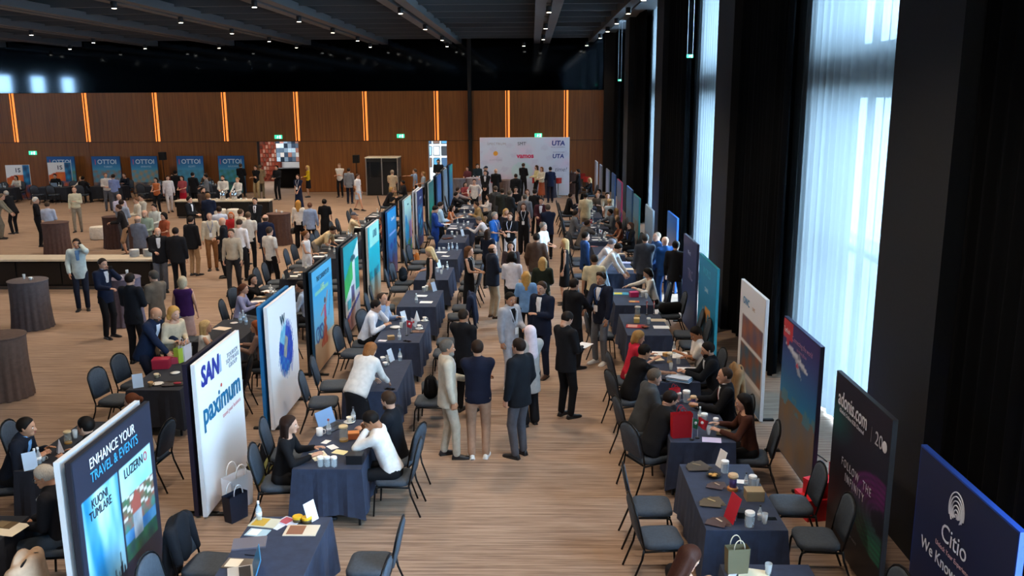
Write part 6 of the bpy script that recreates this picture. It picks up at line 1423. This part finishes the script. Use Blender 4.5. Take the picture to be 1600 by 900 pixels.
item('redbag', (1.91, 10.70), 'c01826', 'c01826', 10, 'bright red paper bag'); item('flag', (2.03, 10.59), '1f6a44', 'e6e6e6', 35, 'small green and white flag'); item('flag', (2.11, 10.65), 'c01826', 'f0f0f0', -15, 'small red flag'); item('paper', (2.28, 10.53), 'cfc4e0', ang=80, desc='violet card', s=.8); item('jar', (2.29, 11.15), s=1.2); item('bottle', (2.26, 11.30), s=.9); item('jar', (2.42, 11.04)); item('tray', (2.48, 10.83), '6a5c40', 'c9bca0', 70, 'small basket tray', s=.7); item('glass', (2.28, 10.79))
item('leaflet', (2.47, 11.77), '17151a', 'e6e2da', 65, 'black folder with white pad', s=1.5); item('jar', (2.20, 12.01), s=1.4); item('hourglass', (2.27, 11.85), 'b07a44', desc='jar with wooden foot', s=.8); item('redbag', (2.04, 12.18), 'c01c2c', 'c01c2c', 30, 'crimson folder bag', s=.6); item('paper', (1.98, 11.32), ang=70, s=.7); item('jar', (2.10, 12.23)); item('paper', (2.45, 12.32), ang=80, s=.4)
item('stack', (2.29, 13.04), '3f8fc0', 'c8d4e4', 60, 'stack of blue booklets', s=1.2); item('paper', (2.58, 13.56), ang=85, s=1.1); item('paper', (2.56, 14.27), ang=80, s=.9); item('paper', (2.21, 14.82), ang=85, s=1.1); item('paper', (2.56, 14.62), ang=85); item('tallglass', (2.26, 13.94), 'd8c8a8', desc='glass canister with beige lid', s=.8); item('jar', (2.39, 13.87)); item('glass', (2.22, 13.56)); item('bottle', (2.41, 14.82)); item('paper', (2.08, 14.16), 'f0d8b8', ang=20, s=.8); item('box', (2.26, 14.31), 'b88a4a', 'd8b070', 30, 'open pizza-coloured carton', s=.5); item('phone', (2.04, 12.91), '15151a', ang=30)
item('paper', (2.45, 16.22), ang=88); item('paper', (2.47, 16.76), 'c8b89c', ang=88); item('leaflet', (1.97, 16.27), 'c02a2e', 'e8b0a0', 80, 'red brochure', s=1.6); item('box', (2.03, 16.61), 'c0a45a', 'd8c080', 85, 'yellow biscuit tin', s=.7); item('tallglass', (2.10, 17.07), 'c8c0b8', desc='tall clear holder'); item('flag', (2.30, 17.34), 'c01826', 'f0f0f0', 80, 'left small red flag'); item('flag', (2.44, 17.44), 'c01826', 'f0f0f0', 80, 'right small red flag'); item('jar', (2.24, 16.46)); item('bowl', (2.14, 16.17), '4a1a14', 'a05a3a', desc='dark bowl of dates')
item('leaflet', (1.97, 19.12), '3f9fc0', 'd0c040', 85, 'colourful map', s=1.6); item('box', (2.23, 18.86), 'c82a66', 'd84a80', 10, 'pink gift box', s=.9); item('leaflet', (2.18, 18.36), 'd07040', 'e8c070', 85, 'orange brochure'); item('jar', (2.41, 18.80)); item('glass', (2.48, 18.67)); item('jar', (2.56, 18.86))
item('paper', (2.43, 22.92), 'b4b4d8', ang=85, s=1.2); item('paper', (2.45, 22.03), 'd8b890', ang=85); item('leaflet', (2.22, 22.29), 'd8dce6', '8aa0c0', 70)
item('paper', (2.45, 24.29), 'd8c8b0', ang=85); item('flag', (2.08, 27.05), 'e0e4ea', 'c03040', 20, 'small white flag'); item('bottle', (2.22, 26.79)); item('jar', (2.05, 26.30)); item('paper', (2.41, 26.54), ang=80); item('flag', (1.94, 29.40), 'c02c40', 'f0f0f0', 30, 'pink-red flag'); item('leaflet', (1.79, 25.95), '8a4a4a', 'c08080', 70)
# tables behind the panels
item('box', (-6.03, 13.64), '9a1a34', 'a8243e', 10, 'large crimson gift box', s=1.3); item('box', (-5.93, 13.88), '9a1a34', 'a8243e', 30, 'smaller crimson gift box', s=.9); item('tent', (-5.97, 12.66), 'b8d0ea', ang=30); item('cup', (-5.79, 12.69), 'c8a070'); item('cup', (-5.87, 13.10), 'e6d4b0'); item('saucer', (-5.72, 12.78), s=1.2); item('tray', (-5.47, 12.78), '20181a', '9a2a3a', 10, 'black tray with red sauce'); item('saucer', (-5.67, 13.33)); item('giftbag', (-5.82, 13.96), 'a8c040', '20201a', 70, 'lime green gift bag'); item('giftbag', (-5.78, 14.14), 'd8d4d8', 'c0c0c4', 80, 'pale grey gift bag', s=1.1)
item('tent', (-5.93, 9.61), 'b8cfe8', ang=40); item('bottle', (-5.92, 9.74)); item('bottle', (-5.90, 9.78)); item('cup', (-5.90, 9.86), 'f0ece4'); item('tallglass', (-5.88, 10.42), 'c9b48c', desc='dark canister with beige lid', s=.8); item('pyramid', (-5.83, 10.13), 'd4dcf0', desc='pale folded card', s=.8, cat='card'); item('glass', (-5.88, 10.60)); item('leaflet', (-5.77, 9.69), '4a3a34', '8a7a6a', 80)
item('paper', (-5.28, 8.15), 'f0e8d4', ang=80, s=1.3); item('leaflet', (-5.40, 8.23), '6a5a44', '8a7a60', 80, 'brown notebook')
for a in ((-5.67, 16.56), (-5.67, 16.76), (-5.51, 16.41)): item('bottle', a, 'a8c8e8', 'd0e4f8')
item('saucer', (-5.78, 16.51)); item('paper', (-5.88, 16.12), 'e6d4c0', ang=70); item('laptop', (-5.78, 20.41), '2a2c30', '17181c', 90, 'open black laptop'); item('glass', (-6.07, 20.71)); item('cup', (-5.95, 19.83)); item('paper', (-5.95, 19.42), ang=60)
# far tables: a few things each
def scatter():
    rnd = random.Random(21)
    for k in ['L9', 'L10', 'L11', 'R9', 'R10', 'R11', 'B5', 'B6', 'B7', 'B8', 'B9', 'R12', 'B10']:
        x, y, _ = TABLES[k]
        for kind, dx, dy in (('bottle', -.1, .35), ('bottle', .12, -.1), ('glass', .2, .5), ('paper', -.2, -.45), ('cup', .05, -.6), ('leaflet', -.22, .05), ('jar', .18, .2)):
            item(kind, (x+dx+rnd.uniform(-.05, .05), y+dy+rnd.uniform(-.05, .05)), *((['d8dce4', 'c9a070', 'b8c8d8', 'e6e6ea'][rnd.randrange(4)],) if kind == 'leaflet' else ()), ang=rnd.uniform(60, 110))
scatter()
# on counters and cocktail tables
item('plates', (-10.75, 23.35), z=.852, phrase='left on the long counter', desc='tall stack of white plates'); item('plates', (-10.4, 23.4), z=.852, phrase='right on the long counter', desc='tall stack of white plates')
for i, a in enumerate(((-13.3, 37.75), (-12.8, 37.75))): item('urn', a, z=.782, desc='shiny steel coffee urn', phrase=['left', 'right'][i]+' on the waiters counter')
for i, a in enumerate(((-13.8, 37.6), (-13.55, 37.7), (-13.05, 37.65), (-12.5, 37.7), (-12.25, 37.6), (-12.0, 37.8))): item('cup', a, z=.782, phrase='on the waiters counter')
for nm, L in (('lilac cocktail table', ((-9.24, 19.61), (-9.17, 19.10))), ('lonely cocktail table at left', ((-11.34, 19.11), (-11.12, 18.97))), ('cocktail table right of the crowd', ((-8.98, 30.78), (-8.75, 30.60))), ('violet cocktail table', ((-0.49, 46.80), (-0.22, 46.39))), ('white-topped cocktail table', ((-2.9, 44.3), (-2.62, 44.5))), ('brochure cocktail table', ((2.12, 47.09), (2.27, 46.68)))):
    item('glass', L[0], z=1.102, phrase='on the '+nm); item('cup', L[1], z=1.102, phrase='on the '+nm)
def name_items():
    d = {}
    for t in ITEMS: d.setdefault((t[1], t[2]), []).append(t)
    for (desc, ph), L in d.items():
        L.sort(key=lambda t: t[3])
        for i, t in enumerate(L):
            q = '' if len(L) == 1 else ('nearest ' if i == 0 else 'farthest ' if i == len(L)-1 else 'middle ' if len(L) == 3 else ORD[i+1]+' nearest ')
            t[0]['label'] = (q+desc+' '+ph)
name_items()

# ------------------------------------------------------------------ bags, coats and boxes around the stands
def soft(name, prims, c, label, cat, xy, ang=0, z=0, vox=.018):
    V, Q = surface(prims, vox); o = link(name, np_mesh(name, V, Q, [cloth(c)]), None, (xy[0], xy[1], z), R(ang)); tag(o, label, cat); return o
def nearest_chair(x, y): return min(CHAIRS, key=lambda q: (q[0]-x)**2+(q[1]-y)**2)
def backpack(xy, ang, c, c2, label, z=0, s=1.0):
    o = empty('backpack', (xy[0], xy[1], z), R(ang)); tag(o, label, 'backpack')
    V, Q = surface([('c', V3(0, 0, .14), V3(0, .0, .34), .15, .12, .05, V3(0, 1, 0), .6)], .02); link('body', np_mesh('body', V, Q, [cloth(c)]), o)
    V, Q = surface([('c', V3(-.04, -.1, .13), V3(.04, -.1, .15), .07, .07, .03, V3(0, 1, 0), .5)], .018); link('pocket', np_mesh('pocket', V, Q, [cloth(c2)]), o)
    for q in (-1, 1): MB().tube([(q*.07, .07, .4), (q*.09, .13, .3), (q*.09, .12, .15), (q*.08, .06, .05)], .014, 6).build('strap', cloth(c2), o, True)
    MB().tube([(-.04, .03, .45), (0, .03, .49), (.04, .03, .45)], .008, 6).build('handle', cloth(c2), o, True); o.scale = (s, s, s); return o
backpack((-3.45, 26.16), 100, 'b06a30', '8a4a20', 'orange-brown backpack leaning by the mint panel')
backpack((-3.62, 11.3), 60, '121318', '1a1c22', 'black backpack at the foot of the SAN panel')
_c = nearest_chair(*(-1.52, 12.53)); backpack(_c, 200, '101115', '16181d', 'black backpack slung on an aisle-side chair', z=.475, s=.8)
_c = nearest_chair(*(-3.10, 21.59)); backpack(_c, 30, '1a2028', '20262e', 'dark backpack on a chair by the bright blue panel', z=.47, s=.8)
def jacket_on(xy, ang, c, label):
    soft('draped_jacket', [('c', V3(-.19, -.27, .88), V3(.19, -.27, .88), .055, .055, .03), ('c', V3(-.14, -.31, .80), V3(-.16, -.36, .32), .085, .07, .05, V3(0, 1, 0), .5), ('c', V3(.13, -.31, .80), V3(.16, -.36, .36), .09, .075, .05, V3(0, 1, 0), .5), ('c', V3(0, -.32, .82), V3(0, -.37, .42), .14, .14, .04, V3(0, 1, 0), .42), ('c', V3(0, -.23, .86), V3(0, -.2, .62), .15, .13, .04, V3(0, 1, 0), .3), ('c', V3(-.2, -.25, .86), V3(-.25, -.2, .52), .06, .045, .03), ('c', V3(.2, -.25, .86), V3(.24, -.18, .6), .06, .045, .03)], c, label, 'jacket', xy, ang-90)
jacket_on(nearest_chair(-3.25, 8.0), 0, '14161c', 'black jacket draped over the chair by the first table')
jacket_on(nearest_chair(-4.83, 7.3), 180, 'b89a80', 'beige coat over a chair at the bottom left corner')
jacket_on(nearest_chair(*(3.15, 13.27)), 180, '9a7a58', 'tan coat over the chair behind the bearded man')
jacket_on(nearest_chair(*(-1.74, 17.75)), 180, '1a2238', 'navy jacket over an aisle-side chair at the fourth table')
soft('duffel_bag', [('c', V3(-.16, 0, .12), V3(.16, 0, .12), .12, .12, .03)], '101114', 'black duffel bag on a chair near the indigo panel', 'bag', nearest_chair(*(2.90, 18.18)), 20, .475)
item('giftbag', (-3.68, 10.2), 'e4e4e8', 'f0f0f0', 60, 'big white carrier bag', 0, 'at the foot of the SAN panel', 1.7); item('giftbag', (-3.6, 9.86), '141a2c', 'd0d0d4', 60, 'navy carrier bag with yellow side', 0, 'at the foot of the SAN panel', 1.35)
def fronds(xy):
    o = empty('palm_bundle', (xy[0], xy[1], 0)); tag(o, 'bundle of dry olive palm leaves against the SAN panel', 'leaves'); rnd = random.Random(5)
    for i in range(16):
        a = rnd.uniform(0, 6.28); d = rnd.uniform(.1, .3); h = rnd.uniform(.25, .5); dx, dy = math.cos(a)*d, math.sin(a)*d
        b = MB(); L = [Vector((0, 0, .02)).lerp(Vector((dx, dy, h)), t)+Vector((0, 0, -.25*t*t*d)) for t in (0, .35, .7, 1)]
        sd = Vector((-math.sin(a), math.cos(a), 0)); b.rings([[p+sd*w, p+Vector((0, 0, .006)), p-sd*w, p-Vector((0, 0, .006))] for p, w in zip(L, (.012, .03, .022, .004))]); b.build('leaf', plain(['6a6a30', '7f7a3a', '565a2a'][i % 3], .7), o)
fronds((-3.6, 10.75))
item('box', (3.5, 10.05), 'b8121e', 'c41826', 10, 'lower red gift box', 0, 'on the floor between airliner and black panels', 2.3); item('box', (3.5, 10.05), 'b8121e', 'c41826', 25, 'upper red gift box', .276, 'on the floor between airliner and black panels', 1.6); item('redbag', (3.75, 10.15), 'b8121e', 'c41826', 80, 'tall red gift bag', 0, 'behind the red gift boxes', 1.7)
name_items()
for i, (p, q, w) in enumerate((((3.75, 13.0), (4.1, 12.2), .3), ((3.72, 12.9), (4.05, 11.6), -.25))):
    pts = [(p[0]+(q[0]-p[0])*t+w*math.sin(t*5)*.3, p[1]+(q[1]-p[1])*t+.1*math.sin(t*9), .008) for t in [k/14 for k in range(15)]]
    tag(MB().tube(pts, .008, 5).build('power_cable', plain('15171a'), None, True), ['black cable curling on the floor beside the white photo panel', 'second black cable running toward the bright window'][i], 'cable')

# ------------------------------------------------------------------ stands along the timber wall
def stool(xy, label):
    o = empty('bar_stool', (xy[0], xy[1], 0)); tag(o, label, 'stool', 'red bar stools'); rc = plain('b8281e', .5)
    MB().lathe([(.2, 0), (.2, .015), (.03, .03), (.03, .7)], 16).build('base', metal_('b0b4b8', .3), o, True); MB().lathe([(.15, .7), (.19, .72), (.19, .77), (.16, .79)], 18).build('seat', rc, o, True)
    MB().rings([[(.19*math.cos(R(a))*s, .19*math.sin(R(a))*s, z) for a in range(200, 341, 14)] for s, z in ((1, .78), (1.08, 1.0))], False, False, False).build('backrest', rc, o, True)
stool((0.22, 45.48), 'red bar stool beside the violet cocktail table'); stool((1.36, 45.44), 'red bar stool right of the navy suit near the backdrop'); stool((2.87, 46.07), 'red bar stool by the brochure table'); stool((-1.94, 45.92), 'red bar stool behind the bald man'); stool((2.72, 48.04), 'red bar stool against the timber wall')
def wall_stands():
    WS = ((-26.6, 43.6), (-24.0, 44.0), (-21.4, 44.4), (-18.9, 44.4), (-16.4, 44.6))
    for i, (x, y) in enumerate(WS):
        nm = '%s wall stand table from the left' % ORD[i+1]
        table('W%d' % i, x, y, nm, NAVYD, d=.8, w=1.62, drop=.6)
        item('leaflet', (x-.3, y), 'd8dce4', '5a86b4', 10); item('bottle', (x+.2, y+.1)); item('glass', (x+.4, y-.1)); item('laptop', (x+.0, y+.15), '3a3c40', 'a8bcd0', 180)
    for i, (x, y, a, lab, top, hr, fem) in enumerate(((-26.2, 44.5, 270, 'dark-haired person seated at the first wall stand', 'c9c4bc', DK, True), (-24.4, 44.9, 280, 'man in black seated at the second wall stand', '17171b', DK, False), (-21.0, 45.3, 260, 'man in dark suit seated at the third wall stand', '1b2230', BR, False), (-18.5, 45.3, 270, 'woman in crimson seated at the fourth wall stand', '8a2030', DK, True), (-16.8, 45.4, 265, 'man in brown seated at the last wall stand', '4a3a30', BR, False), (-22.2, 43.4, 90, 'man in black seen from behind at the third wall stand', '15161a', DK, False), (-27.2, 42.6, 80, 'man in charcoal seen from behind at the first wall stand', '24262c', GY, False))):
        person((x, y), a, lab, pose='sit', lean=10, fem=fem, h=1.64 if fem else 1.75, top=('shirt' if i % 2 else 'blouse', top), hair=('mid' if fem else 'short', hr), arms=('table', 'table'), fine=False)
    for i, (x, y) in enumerate(WS):
        nm = '%s wall stand table from the left' % ORD[i+1]
        for sx in (-.4, .4):
            for sy in (-1, 1):
                cx, cy = x+sx, y+sy*.85
                if free(cx, cy): chair(cx, cy, 90 if sy < 0 else 270, '%s %s chair at the %s' % ('left' if sx < 0 else 'right', 'front' if sy < 0 else 'rear', nm))
wall_stands()
name_items()
